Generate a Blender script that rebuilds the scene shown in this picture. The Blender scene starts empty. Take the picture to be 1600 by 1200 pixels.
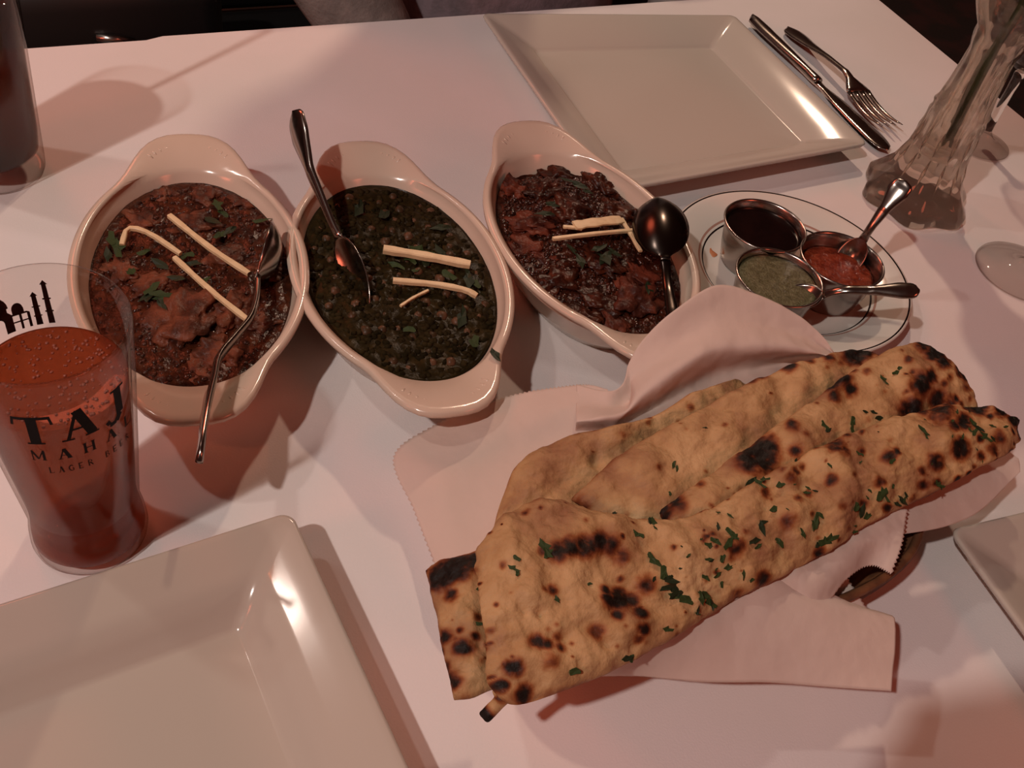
import bpy, bmesh, math, random
import numpy as np
from mathutils import Vector, Matrix, noise as mnoise
R = math.radians
S = bpy.context.scene
COL = S.collection
rng = random.Random(7)

# ------------------------------------------------------------------ camera
T = 0.75                      # table top height
HC = 0.44                     # camera height above the table
FPX, PITCH, ROLL = 1550.0, R(46.0), R(13.3)
_c, _s, _cp, _sp = math.cos(ROLL), math.sin(ROLL), math.cos(PITCH), math.sin(PITCH)
cam_d = bpy.data.cameras.new('camera'); cam = bpy.data.objects.new('camera', cam_d); COL.objects.link(cam)
cam_d.sensor_width = 36.0; cam_d.lens = FPX / 1600 * 36.0
cam_d.clip_start = 0.01
cx = Vector((_c, _s*_sp, _s*_cp)); cd = Vector((_s, -_c*_sp, -_c*_cp)); cf = Vector((0, _cp, -_sp))
M = Matrix.Identity(4)
for i in range(3):
    M[i][0] = cx[i]; M[i][1] = -cd[i]; M[i][2] = -cf[i]
M[2][3] = T + HC
cam.matrix_world = M
S.camera = cam

def U(px, py, h=0.0):
    """point of the room at height h above the table top, on the sight line of photograph pixel (px, py)"""
    x = (px-800)/FPX; y = (py-600)/FPX
    r = cx*x + cd*y + cf
    k = (HC-h) / -r.z
    return Vector((r.x*k, r.y*k, T+h))

# ------------------------------------------------------------------ light
S.view_settings.view_transform = 'Standard'; S.view_settings.look = 'None'
S.view_settings.gamma = 1.0; S.view_settings.use_curve_mapping = False
S.view_settings.exposure = 0.0
S.cycles.use_denoising = True
S.cycles.max_bounces = 14; S.cycles.transparent_max_bounces = 24; S.cycles.transmission_bounces = 12
S.cycles.caustics_refractive = True; S.cycles.caustics_reflective = False
S.cycles.blur_glossy = 0.6
S.cycles.sample_clamp_indirect = 3.0
w = bpy.data.worlds.new('room_glow'); S.world = w; w.use_nodes = True
w.node_tree.nodes['Background'].inputs[0].default_value = (0.030, 0.007, 0.0048, 1)
w.node_tree.nodes['Background'].inputs[1].default_value = 1.2
def lamp(name, loc, power, col, rad):
    d = bpy.data.lights.new(name, 'POINT'); d.energy = power; d.color = col; d.shadow_soft_size = rad
    o = bpy.data.objects.new(name, d); COL.objects.link(o); o.location = loc; return o
lamp('ceiling_spot_lamp', (-0.90, -0.93, T+1.95), 100, (1.0, 0.87, 0.79), 0.035)
lamp('ceiling_spot_lamp', (-1.25, 0.50, T+1.55), 14, (1.0, 0.85, 0.76), 0.035)
lamp('ceiling_spot_lamp', (-0.12, 1.95, T+1.48), 38, (1.0, 0.70, 0.50), 0.035)
lamp('red_fill_light', (-1.9, -1.4, T+1.3), 40, (1.0, 0.18, 0.095), 0.35)  # these three red ones are unseen fill, added for soft ambient light
lamp('red_fill_light', (1.9, -0.6, T+1.4), 26, (1.0, 0.18, 0.095), 0.35)
lamp('red_fill_light', (-1.6, 1.8, T+1.5), 30, (1.0, 0.18, 0.095), 0.35)

# ------------------------------------------------------------------ materials
def N(nt, t, **k):
    n = nt.nodes.new(t)
    for a, b in k.items(): setattr(n, a, b)
    return n
def mat(name, base, rough=0.5, metal=0.0, spec=0.5, col2=None, nscale=30, ndetail=4, lo=0.4, hi=0.6, bump=0.0, bscale=200, coat=0.0, sss=0.0, transl=0.0):
    m = bpy.data.materials.new(name); m.use_nodes = True; nt = m.node_tree; p = nt.nodes['Principled BSDF']
    p.inputs['Base Color'].default_value = (*base, 1); p.inputs['Roughness'].default_value = rough
    p.inputs['Metallic'].default_value = metal; p.inputs['Specular IOR Level'].default_value = spec
    p.inputs['Coat Weight'].default_value = coat; p.inputs['Coat Roughness'].default_value = 0.08
    tc = N(nt, 'ShaderNodeTexCoord')
    if col2:
        n = N(nt, 'ShaderNodeTexNoise'); n.inputs['Scale'].default_value = nscale; n.inputs['Detail'].default_value = ndetail
        nt.links.new(tc.outputs['Object'], n.inputs['Vector'])
        r = N(nt, 'ShaderNodeValToRGB'); r.color_ramp.elements[0].position = lo; r.color_ramp.elements[1].position = hi
        r.color_ramp.elements[0].color = (*base, 1); r.color_ramp.elements[1].color = (*col2, 1)
        nt.links.new(n.outputs['Fac'], r.inputs['Fac']); nt.links.new(r.outputs['Color'], p.inputs['Base Color'])
    if bump:
        n2 = N(nt, 'ShaderNodeTexNoise'); n2.inputs['Scale'].default_value = bscale; n2.inputs['Detail'].default_value = 3
        nt.links.new(tc.outputs['Object'], n2.inputs['Vector'])
        b = N(nt, 'ShaderNodeBump'); b.inputs['Strength'].default_value = bump; b.inputs['Distance'].default_value = 0.002
        nt.links.new(n2.outputs['Fac'], b.inputs['Height']); nt.links.new(b.outputs['Normal'], p.inputs['Normal'])
    if transl:
        t = N(nt, 'ShaderNodeBsdfTranslucent'); t.inputs['Color'].default_value = (*base, 1)
        mx = N(nt, 'ShaderNodeMixShader'); mx.inputs[0].default_value = transl
        out = nt.nodes['Material Output']
        nt.links.new(p.outputs[0], mx.inputs[1]); nt.links.new(t.outputs[0], mx.inputs[2]); nt.links.new(mx.outputs[0], out.inputs[0])
    return m
def glass_mat(name, col=(1, 1, 1), rough=0.0, ior=1.5):
    m = bpy.data.materials.new(name); m.use_nodes = True; nt = m.node_tree; nt.nodes.remove(nt.nodes['Principled BSDF'])
    g = N(nt, 'ShaderNodeBsdfGlass'); g.inputs['Color'].default_value = (*col, 1); g.inputs['Roughness'].default_value = rough; g.inputs['IOR'].default_value = ior
    nt.links.new(g.outputs[0], nt.nodes['Material Output'].inputs[0]); return m
def clear_mat(name, tint=(1, 1, 1), body=None, bodyfac=0.0, ior=1.45, rough=0.02):
    """thin-walled clear stuff: tinted see-through + cloudy body + fresnel gloss"""
    m = bpy.data.materials.new(name); m.use_nodes = True; nt = m.node_tree; nt.nodes.remove(nt.nodes['Principled BSDF'])
    t = N(nt, 'ShaderNodeBsdfTransparent'); t.inputs['Color'].default_value = (*tint, 1)
    g = N(nt, 'ShaderNodeBsdfGlossy'); g.inputs['Roughness'].default_value = rough
    lw = N(nt, 'ShaderNodeLayerWeight'); lw.inputs['Blend'].default_value = 0.5
    pw = N(nt, 'ShaderNodeMath', operation='POWER'); pw.inputs[1].default_value = 4.0; nt.links.new(lw.outputs['Facing'], pw.inputs[0])
    f = N(nt, 'ShaderNodeMath', operation='MULTIPLY_ADD'); f.inputs[1].default_value = 0.32; f.inputs[2].default_value = 0.03; nt.links.new(pw.outputs[0], f.inputs[0])
    src = t.outputs[0]
    tm_ = N(nt, 'ShaderNodeMix', data_type='RGBA'); tm_.inputs[6].default_value = (*tint, 1); tm_.inputs[7].default_value = (tint[0]*.55, tint[1]*.50, tint[2]*.47, 1)
    nt.links.new(pw.outputs[0], tm_.inputs[0]); nt.links.new(tm_.outputs[2], t.inputs['Color'])
    if body:
        d = N(nt, 'ShaderNodeBsdfDiffuse'); d.inputs['Color'].default_value = (*body, 1)
        tl = N(nt, 'ShaderNodeBsdfTranslucent'); tl.inputs['Color'].default_value = (*body, 1)
        m0 = N(nt, 'ShaderNodeMixShader'); m0.inputs[0].default_value = 0.5
        nt.links.new(d.outputs[0], m0.inputs[1]); nt.links.new(tl.outputs[0], m0.inputs[2])
        m1 = N(nt, 'ShaderNodeMixShader'); m1.inputs[0].default_value = bodyfac
        nt.links.new(src, m1.inputs[1]); nt.links.new(m0.outputs[0], m1.inputs[2]); src = m1.outputs[0]
    m2 = N(nt, 'ShaderNodeMixShader')
    nt.links.new(f.outputs[0], m2.inputs[0]); nt.links.new(src, m2.inputs[1]); nt.links.new(g.outputs[0], m2.inputs[2])
    nt.links.new(m2.outputs[0], nt.nodes['Material Output'].inputs[0]); return m

M_cloth = mat('white_paper_cloth', (0.80, 0.74, 0.74), 0.85, spec=0.2, col2=(0.77, 0.72, 0.71), nscale=9, bump=0.08, bscale=900)
M_plate = mat('cream_porcelain', (0.51, 0.465, 0.405), 0.13, spec=0.5)
M_dish = mat('ivory_stoneware', (0.66, 0.53, 0.43), 0.16, spec=0.55, col2=(0.63, 0.50, 0.40), nscale=14)
M_steel = mat('brushed_steel', (0.36, 0.32, 0.29), 0.20, metal=1.0, col2=(0.33, 0.29, 0.26), nscale=60)
M_steelrefl = mat('steel_dark_reflection', (0.075, 0.06, 0.052), 0.22, metal=1.0)  # steel coloured nearly black, standing in for the dark room it would mirror
M_cup = mat('stainless_steel', (0.42, 0.37, 0.34), 0.24, metal=1.0)
M_paper = mat('parchment', (0.80, 0.67, 0.60), 0.7, spec=0.2, transl=0.30, bump=0.05, bscale=500)
M_ginger = mat('fresh_ginger', (0.78, 0.60, 0.36), 0.5, col2=(0.70, 0.52, 0.30), nscale=200)
M_leaf = mat('cilantro_green', (0.034, 0.060, 0.016), 0.6, spec=.25, col2=(0.022, 0.040, 0.012), nscale=120)
M_leafdark = mat('wilted_cilantro', (0.016, 0.026, 0.011), 0.5, spec=.25)
M_black = mat('black_vinyl', (0.012, 0.011, 0.011), 0.42)
M_carpet = mat('dark_red_carpet', (0.030, 0.008, 0.006), 0.95, col2=(0.012, 0.006, 0.004), nscale=9, lo=0.42, hi=0.58, bump=0.5, bscale=150)
M_print = mat('black_print', (0.008, 0.006, 0.007), 0.6, spec=.1)
M_wick = mat('brown_wicker', (0.20, 0.085, 0.035), 0.6, col2=(0.11, 0.045, 0.02), nscale=80)
M_glass = glass_mat('clear_glass', (0.97, 0.98, 0.97))
M_crystal = glass_mat('cut_crystal', (0.95, 0.92, 0.88), 0.02, 1.5)
_nt = M_crystal.node_tree; _g = [n for n in _nt.nodes if n.type == 'BSDF_GLASS'][0]
_t = N(_nt, 'ShaderNodeBsdfTransparent'); _t.inputs['Color'].default_value = (.90, .86, .82, 1); _m = N(_nt, 'ShaderNodeMixShader'); _m.inputs[0].default_value = .22
_nt.links.new(_g.outputs[0], _m.inputs[1]); _nt.links.new(_t.outputs[0], _m.inputs[2]); _nt.links.new(_m.outputs[0], _nt.nodes['Material Output'].inputs[0])
M_foot = clear_mat('foot_glass', (0.94, 0.92, 0.91), (0.5, 0.45, 0.42), 0.06, rough=0.05)
M_thin = clear_mat('thin_glass', (0.95, 0.93, 0.92))
M_beer = clear_mat('amber_beer', (0.78, 0.37, 0.20), (0.36, 0.085, 0.040), 0.50)
M_tea = clear_mat('iced_tea', (0.55, 0.17, 0.08), (0.060, 0.011, 0.007), 0.68)
M_foam = mat('beer_bubbles', (0.28, 0.075, 0.045), 0.35)

# ------------------------------------------------------------------ object helpers
INV = {}
def tag(o, label=None, cat=None, group=None, kind=None):
    if label: o['label'] = label
    if cat: o['category'] = cat
    if group: o['group'] = group
    if kind: o['kind'] = kind
    return o
def thing(name, label, cat, loc=(0, 0, 0), rz=0.0, group=None, mw=None):
    o = bpy.data.objects.new(name, None); o.empty_display_size = 0.02; COL.objects.link(o)
    mw = mw if mw is not None else Matrix.Translation(Vector(loc)) @ Matrix.Rotation(rz, 4, 'Z')
    o.matrix_basis = mw
    INV[o] = mw.inverted()
    return tag(o, label, cat, group)
def mesh(name, verts, faces, m, smooth=True):
    me = bpy.data.meshes.new(name); me.from_pydata([tuple(v) for v in verts], [], faces); me.validate()
    bm = bmesh.new(); bm.from_mesh(me); bmesh.ops.recalc_face_normals(bm, faces=bm.faces); bm.to_mesh(me); bm.free()
    if m: me.materials.append(m)
    if smooth: me.polygons.foreach_set('use_smooth', [True]*len(me.polygons))
    return me
def add(name, me, parent=None, loc=None, world=False):
    o = bpy.data.objects.new(name, me); COL.objects.link(o)
    if parent is not None:
        o.parent = parent
        if world: me.transform(INV[parent])
    if loc is not None: o.location = loc
    return o
def part(name, vf, m, parent, smooth=True, world=False, label=None, kind=None):
    o = add(name, mesh(name, vf[0], vf[1], m, smooth), parent, world=world)
    if label: o['label'] = label
    if kind: o['kind'] = kind
    return o
def copy_tree(o, parent=None):
    c = o.copy(); COL.objects.link(c)
    if parent is not None: c.parent = parent
    for ch in list(o.children): copy_tree(ch, c)
    return c
def merge(*vfs):
    V, F = [], []
    for v, f in vfs:
        n = len(V); V += [Vector(x) for x in v]; F += [tuple(i+n for i in q) for q in f]
    return V, F
def rings(rs, cap0=True, cap1=True):
    n = len(rs[0]); V = [p for r in rs for p in r]; F = []
    for i in range(len(rs)-1):
        for j in range(n):
            k = (j+1) % n; F.append((i*n+j, i*n+k, (i+1)*n+k, (i+1)*n+j))
    if cap0: F.append(tuple(range(n))[::-1])
    if cap1: F.append(tuple((len(rs)-1)*n+j for j in range(n)))
    return V, F
def lathe(prof, n=48, mod=None, cap0=True, cap1=True):
    rs = []
    for i, (r, z) in enumerate(prof):
        ring = []
        for j in range(n):
            a = 2*math.pi*j/n; k = mod(a, z, i) if mod else 1.0
            ring.append(Vector((r*k*math.cos(a), r*k*math.sin(a), z)))
        rs.append(ring)
    return rings(rs, cap0, cap1)
def tube(pts, rad, n=8, flat=1.0):
    pts = [Vector(p) for p in pts]; rs = []
    for i, p in enumerate(pts):
        t = (pts[min(i+1, len(pts)-1)] - pts[max(i-1, 0)]).normalized()
        a = t.cross(Vector((0, 0, 1)));
        if a.length < 1e-4: a = Vector((1, 0, 0))
        a.normalize(); b = a.cross(t)
        r = rad[i] if isinstance(rad, (list, tuple)) else rad
        rs.append([p + a*math.cos(2*math.pi*k/n)*r + b*math.sin(2*math.pi*k/n)*r*flat for k in range(n)])
    return rings(rs)
def box(x0, y0, z0, x1, y1, z1):
    V = [Vector((x, y, z)) for z in (z0, z1) for x, y in ((x0, y0), (x1, y0), (x1, y1), (x0, y1))]
    return V, [(3, 2, 1, 0), (4, 5, 6, 7), (0, 1, 5, 4), (1, 2, 6, 5), (2, 3, 7, 6), (3, 0, 4, 7)]
def rrect(hx, hy, r, nc=7, ne=8):
    P = []
    cs = [(hx-r, hy-r, 0), (-hx+r, hy-r, 90), (-hx+r, -hy+r, 180), (hx-r, -hy+r, 270)]
    for k, (x, y, a0) in enumerate(cs):
        arc = [(x+r*math.cos(R(a0+90*i/nc)), y+r*math.sin(R(a0+90*i/nc))) for i in range(nc+1)]
        P += arc
        x2, y2, a2 = cs[(k+1) % 4]; q = (x2+r*math.cos(R(a2)), y2+r*math.sin(R(a2))); p = arc[-1]
        P += [(p[0]+(q[0]-p[0])*i/ne, p[1]+(q[1]-p[1])*i/ne) for i in range(1, ne)]
    return P
def bevel_mesh(vf, m, width, seg=3):
    me = mesh('m', vf[0], vf[1], m, False)
    bm = bmesh.new(); bm.from_mesh(me); bmesh.ops.bevel(bm, geom=list(bm.edges), offset=width, segments=seg, affect='EDGES', profile=0.5)
    bm.to_mesh(me); bm.free(); me.polygons.foreach_set('use_smooth', [True]*len(me.polygons)); return me
def frame(x, z, o):
    x = Vector(x).normalized(); z = Vector(z); y = z.cross(x).normalized(); z = x.cross(y)
    m = Matrix.Identity(4)
    for i in range(3): m[i][0] = x[i]; m[i][1] = y[i]; m[i][2] = z[i]; m[i][3] = o[i]
    return m
def catmull(P, n):
    """P (k, d) -> n samples along the uniform Catmull-Rom spline"""
    P = np.asarray(P, float); k = len(P)
    E = np.concatenate([[2*P[0]-P[1]], P, [2*P[-1]-P[-2]]]) if k > 1 else P
    t = np.linspace(0, k-1, n); i = np.minimum(t.astype(int), k-2); u = (t-i).reshape((-1,)+(1,)*(P.ndim-1))
    a, b, c, d = E[i], E[i+1], E[i+2], E[i+3]
    return 0.5*(2*b + (c-a)*u + (2*a-5*b+4*c-d)*u**2 + (3*b-a-3*c+d)*u**3)
def fbm(p, s, o=4):
    return mnoise.fractal(Vector(p)*s, 0.9, 2.1, o)

# ------------------------------------------------------------------ the room: floor
add('floor', mesh('floor', *box(-3, -2, -0.02, 3, 4, 0.0), M_carpet, False))['kind'] = 'structure'

M_wall = mat('dark_red_wall', (0.045, 0.012, 0.009), 0.8, col2=(0.035, 0.010, 0.007), nscale=3)
for nm, bx in (('wall_far', (-3, 3.9, 0, 3, 4.0, 2.7)), ('wall_left', (-3.0, -2, 0, -2.9, 3.9, 2.7)), ('wall_right', (2.9, -2, 0, 3.0, 3.9, 2.7))):
    add(nm, mesh(nm, *box(*bx), M_wall, False))['kind'] = 'structure'

# ------------------------------------------------------------------ table and cloth
EU = Vector((0.813, 0.582, 0)); EV = Vector((0.582, -0.813, 0))     # along the far edge, and from it towards the camera
CORNER = U(1380, 0)                                                  # point on the right edge
EDGE0 = U(750, 22)                                                   # point on the far edge
k = (CORNER-EDGE0).dot(EU)
CORNER = EDGE0 + EU*k
EU = (U(750, 22) - U(50, 70)).normalized(); EV = (U(1600, 185) - U(1378, 3)).normalized()
A_, B_ = U(750, 22), U(1378, 3); dd = B_-A_
den = EU.x*EV.y-EU.y*EV.x; CORNER = A_+EU*((dd.x*EV.y-dd.y*EV.x)/den)
NVR = Vector((EU.y, -EU.x, 0))
EV = NVR if abs(EV.dot(EU)) > 0.25 else EV
tm = Matrix.Identity(4)
for i in range(3): tm[i][0] = EU[i]; tm[i][1] = -NVR[i]; tm[i][3] = CORNER[i]
SK = Vector((EV.dot(EU), -EV.dot(NVR)))      # the right edge in table axes (y runs away from the camera)
tm[2][3] = 0
TX, TY = -1.22, -0.86
tb = thing('dining_table', 'restaurant table hidden under a white tablecloth', 'table', mw=tm)
add('tabletop', bevel_mesh(box(TX+0.09, TY+0.02, T-0.035, -0.09, -0.02, T-0.003), M_wick, 0.004), tb)
for x, y in ((TX+0.09, TY+0.09), (-0.09, TY+0.09), (-0.09, -0.09), (TX+0.09, -0.09)):
    part('leg', box(x-0.03, y-0.03, 0, x+0.03, y+0.03, T-0.035), M_black, tb, False)
# cloth: flat top with a soft edge and a hem that hangs down; a small step in the far edge where the paper ends
step_x = (U(246, 60) - CORNER).dot(EU)
P = []
out = []
for x in np.linspace(0, TX, 90): out.append((x, -0.0045 if x < step_x else 0.0, 0, 1))
for y in np.linspace(0, TY, 60)[1:]: out.append((TX, y, -1, 0))
for x in np.linspace(TX, 0, 90)[1:]: out.append((x, TY, 0, -1))
for y in np.linspace(TY, 0, 60)[1:-1]: out.append((0, y, 1, 0))
def skew(x, y): return x - SK.x*y/abs(SK.y), y
def cring(z, off, wav):
    r = []
    for i, (x, y, nx, ny) in enumerate(out):
        s = math.sin(i*0.55)*0.6 + math.sin(i*0.23+1)*0.4
        x2, y2 = skew(x+nx*(off+wav*s), y+ny*(off+wav*s)); r.append(Vector((x2, y2, z)))
    return r
cl = thing('tablecloth', 'white tablecloth spread over the whole table', 'tablecloth', mw=tm)
vf = rings([cring(T-0.30, 0.02, 0.02), cring(T-0.15, 0.012, 0.010), cring(T-0.03, 0.004, 0.002), cring(T-0.004, 0.0025, 0), cring(T-0.001, 0.0012, 0), cring(T, -0.001, 0)], False, True)
part('cloth', vf, M_cloth, cl)

# ------------------------------------------------------------------ square plates
def square_plate(corners, label, rim=0.021, well=0.70):
    c = sum(corners, Vector())/4; c.z = T
    X = (corners[1]-corners[0]+corners[2]-corners[3]); X.z = 0
    root = thing('square_plate', label, 'plate', mw=frame(X, (0, 0, 1), c), group='square cream plates')
    loc = [INV[root] @ Vector((p.x, p.y, T)) for p in corners]          # TL TR BR BL
    hx = 1.0
    def bil(s, t):
        a = (s+1)/2; b = (1-t)/2
        return loc[0]*(1-a)*(1-b) + loc[1]*a*(1-b) + loc[2]*a*b + loc[3]*(1-a)*b
    def ring(k, r, z): return [Vector((*bil(x, y).xy, z)) for x, y in rrect(k, k, r, 8, 10)]
    tz = rim
    rs = [ring(well-0.06, 0.05, 0.0), ring(well-0.03, 0.05, 0.0), ring(well-0.01, 0.05, 0.003), ring(0.955, 0.05, tz-0.0065), ring(0.99, 0.05, tz-0.004), ring(1.0, 0.05, tz-0.0015),
          ring(0.996, 0.05, tz-0.0003), ring(0.985, 0.048, tz), ring(0.965, 0.046, tz-0.0006), *([ring(0.90, 0.045, tz-.0035), ring(0.85, 0.045, tz-.0057), ring(0.80, 0.044, tz-.0080), ring(0.76, 0.042, .0120)] if tz > .024 else [ring(0.86, 0.045, tz-0.0055)]), ring(well+0.03, 0.04, 0.0085 if tz > .024 else .0078), ring(well+0.012, 0.035, 0.0062), ring(well, 0.03, 0.0048), ring(well-0.012, 0.03, 0.0045), ring(well-0.2, 0.03, 0.0045)]
    part('plate_body', rings(rs), M_plate, root)
    return root
zr = 0.021
square_plate([U(752, 20, zr), U(1147, 23, zr), U(1357, 224, zr), U(946, 300, zr)], 'square cream plate, empty, set between the far table edge and the knife')
zr = 0.0268
b1 = U(455, 797, zr); du = (U(640, 1200, zr)-b1).normalized(); dl = Vector((du.y, -du.x, 0))
if dl.x > 0: dl = -dl
square_plate([b1+dl*0.27, b1, b1+du*0.27, b1+dl*0.27+du*0.27], 'square cream plate with a bright glare on its rim, in front of the beer glass', rim=0.0268)
zr = 0.021
c1 = U(1484, 826, zr); dv = (U(1600, 985, zr)-c1).normalized(); dr = Vector((-dv.y, dv.x, 0))
if dr.x < 0: dr = -dr
square_plate([c1, c1+dr*0.26, c1+dr*0.26+dv*0.26, c1+dv*0.26], 'square cream plate of which only a corner shows beyond the bread')

# ------------------------------------------------------------------ gratin dishes
DH = 0.043
def dish_r(a, kx=1.0):
    ca, sa = abs(math.cos(a)), abs(math.sin(a))
    e = 1/math.sqrt((ca/0.100)**2 + (sa/0.067)**2)
    n = 2.9; t = 1/(((ca/0.1258)**n + (sa/0.0425)**n)**(1/n))
    k = 24.0
    return math.log(math.exp(k*e*10)+math.exp(k*t*10))/(k*10)
def gratin_dish(a, b, label):
    a, b = Vector(a), Vector(b); c = (a+b)/2; c.z = T; X = b-a; X.z = 0
    root = thing('gratin_dish', label, 'dish', mw=frame(X, (0, 0, 1), c), group='oval gratin dishes')
    n = 120
    def ov(ax, by, z): return [Vector((ax*math.cos(2*math.pi*j/n), by*math.sin(2*math.pi*j/n), z)) for j in range(n)]
    def rim(k, dz, z):
        r = []
        for j in range(n):
            a = 2*math.pi*j/n; q = dish_r(a)+k
            up = 0.004*max(0, abs(math.cos(a))-0.86)/0.14
            r.append(Vector((q*math.cos(a), q*math.sin(a), z+up)))
        return r
    rs = [ov(0.060, 0.034, 0.002), ov(0.064, 0.038, 0.0), ov(0.070, 0.044, 0.001), ov(0.082, 0.053, 0.014), ov(0.091, 0.060, 0.030), ov(0.095, 0.0635, DH-0.009),
          rim(-0.004, 0, DH-0.0065), rim(0, 0, DH-0.0035), rim(0.0, 0, DH-0.0012), rim(-0.0025, 0, DH), rim(-0.006, 0, DH-0.0006),
          ov(0.0965, 0.0615, DH-0.0022), ov(0.0935, 0.0585, DH-0.006), ov(0.089, 0.0555, 0.028), ov(0.080, 0.049, 0.012), ov(0.066, 0.038, 0.006)]
    body_ = part('dish_body', rings(rs), M_dish, root)
    # little raised ribs on both handles
    for s in (-1, 1):
        vs = []
        for i in range(13):
            t = (i-6)/6*1.02
            px, py = s*(0.0965+0.0185*math.cos(t*1.15)), 0.028*math.sin(t)
            d = Vector((s*math.cos(t*0.8), math.sin(t*0.8), 0))
            V, F = tube([Vector((px, py, DH+0.0005)) - d*0.0032, Vector((px, py, DH+0.0012)), Vector((px, py, DH+0.0015)) + d*0.0032], [0.0004, 0.0013, 0.0004], 6, 0.7)
            vs.append((V, F))
        part('handle_ribs', merge(*vs), M_dish, body_, kind='stuff')
    return root
ZR = DH
dish1 = gratin_dish(U(293, 212, ZR+0.003), U(306, 655, ZR+0.003), 'oval ivory gratin dish of reddish chicken curry, beside the beer glass')
dish2 = gratin_dish(U(560, 222, ZR+0.003), U(712, 643, ZR+0.003), 'oval ivory gratin dish of dark green lentil curry, middle one of the three')
dish3 = gratin_dish(U(818, 190, ZR+0.003), U(1056, 562, ZR+0.003), 'oval ivory gratin dish of dark red curry, next to the small round plate')

# ------------------------------------------------------------------ curries
def sauce_mat(name, a, b, c, s1=60, s2=220, rough=0.16):
    m = bpy.data.materials.new(name); m.use_nodes = True; nt = m.node_tree; p = nt.nodes['Principled BSDF']
    p.inputs['Roughness'].default_value = rough; p.inputs['Specular IOR Level'].default_value = 0.2
    tc = N(nt, 'ShaderNodeTexCoord')
    n1 = N(nt, 'ShaderNodeTexNoise'); n1.inputs['Scale'].default_value = s1; n1.inputs['Detail'].default_value = 5
    n2 = N(nt, 'ShaderNodeTexNoise'); n2.inputs['Scale'].default_value = s2; n2.inputs['Detail'].default_value = 4
    nt.links.new(tc.outputs['Object'], n1.inputs['Vector']); nt.links.new(tc.outputs['Object'], n2.inputs['Vector'])
    r = N(nt, 'ShaderNodeValToRGB'); e = r.color_ramp.elements
    e[0].position = 0.36; e[0].color = (*a, 1); e[1].position = 0.66; e[1].color = (*c, 1)
    x = e.new(0.5); x.color = (*b, 1)
    mx = N(nt, 'ShaderNodeMath', operation='MULTIPLY_ADD'); mx.inputs[1].default_value = 0.55
    m3 = N(nt, 'ShaderNodeMath', operation='MULTIPLY'); m3.inputs[1].default_value = 0.45
    nt.links.new(n2.outputs['Fac'], m3.inputs[0]); nt.links.new(n1.outputs['Fac'], mx.inputs[0]); nt.links.new(m3.outputs[0], mx.inputs[2])
    nt.links.new(mx.outputs[0], r.inputs['Fac']); nt.links.new(r.outputs['Color'], p.inputs['Base Color'])
    b = N(nt, 'ShaderNodeBump'); b.inputs['Strength'].default_value = 0.7; b.inputs['Distance'].default_value = 0.0015
    nt.links.new(n2.outputs['Fac'], b.inputs['Height']); nt.links.new(b.outputs['Normal'], p.inputs['Normal'])
    return m
M_s1 = sauce_mat('red_curry_sauce', (0.018, 0.006, 0.004), (0.045, 0.012, 0.006), (0.10, 0.026, 0.010), rough=.2)
M_s2 = sauce_mat('green_lentil_sauce', (0.010, 0.007, 0.003), (0.020, 0.014, 0.005), (0.042, 0.026, 0.009), rough=.3)
M_s2.node_tree.nodes['Principled BSDF'].inputs['Specular IOR Level'].default_value = .05
M_s2.node_tree.nodes['Bump'].inputs['Strength'].default_value = .35
M_s3 = sauce_mat('dark_red_masala', (0.012, 0.0035, 0.002), (0.036, 0.008, 0.004), (0.085, 0.019, 0.008), rough=0.3)
M_chick = mat('stewed_chicken', (0.17, 0.052, 0.026), 0.42, spec=.2, col2=(0.06, 0.017, 0.009), nscale=75, bump=0.7, bscale=220)
M_red = mat('masala_chicken', (0.14, 0.034, 0.018), 0.42, spec=.15, col2=(0.045, 0.011, 0.007), nscale=65, bump=0.7, bscale=220)
M_bean = mat('brown_chickpea', (0.115, 0.056, 0.030), 0.4, spec=.2, col2=(0.045, 0.026, 0.012), nscale=110)
M_lump = mat('dark_lentil_mash', (0.030, 0.021, 0.008), 0.8, spec=.04, col2=(0.012, 0.009, 0.0035), nscale=120)

def ico(sub, rad, disp, seed, sc=(1, 1, 1), freq=1.6):
    bm = bmesh.new(); bmesh.ops.create_icosphere(bm, subdivisions=sub, radius=1.0)
    for v in bm.verts:
        d = 1 + disp*mnoise.fractal(v.co*freq + Vector((seed*3.1, seed*1.7, 0)), 0.9, 2.0, 3)
        v.co = Vector((v.co.x*sc[0], v.co.y*sc[1], v.co.z*sc[2]))*rad*d
    bm.verts.ensure_lookup_table()
    V = [v.co.copy() for v in bm.verts]; F = [tuple(x.index for x in f.verts) for f in bm.faces]; bm.free(); return V, F
def leaf_vf(seed, size):
    q = random.Random(seed); n = 9; V = [Vector((0, 0, 0.0006))]
    for i in range(n):
        a = 2*math.pi*i/n; r = size*(0.55+0.6*q.random())*(0.75 if i % 2 else 1.15)
        V.append(Vector((r*math.cos(a), r*0.75*math.sin(a), 0.0004+size*0.25*(q.random()-0.3))))
    return V, [(0, 1+i, 1+(i+1) % n) for i in range(n)]
LEAVES = [mesh('cilantro_leaf', *leaf_vf(i, 1.0), M_leaf, False) for i in range(5)]
LEAVESD = [mesh('cilantro_leaf', *leaf_vf(i+20, 1.0), M_leafdark, False) for i in range(4)]
def leaf(parent, loc, nrm, size, ang, dark=False):
    me = rng.choice(LEAVESD if dark else LEAVES); o = bpy.data.objects.new('cilantro_leaf', me); COL.objects.link(o); o.parent = parent
    z = Vector(nrm).normalized(); x = Vector((math.cos(ang), math.sin(ang), 0)); y = z.cross(x).normalized(); x = y.cross(z)
    m = Matrix.Identity(4)
    for i in range(3): m[i][0] = x[i]*size*1.25; m[i][1] = y[i]*size*0.8; m[i][2] = z[i]*size; m[i][3] = loc[i]
    o.matrix_basis = m
    return o
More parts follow.
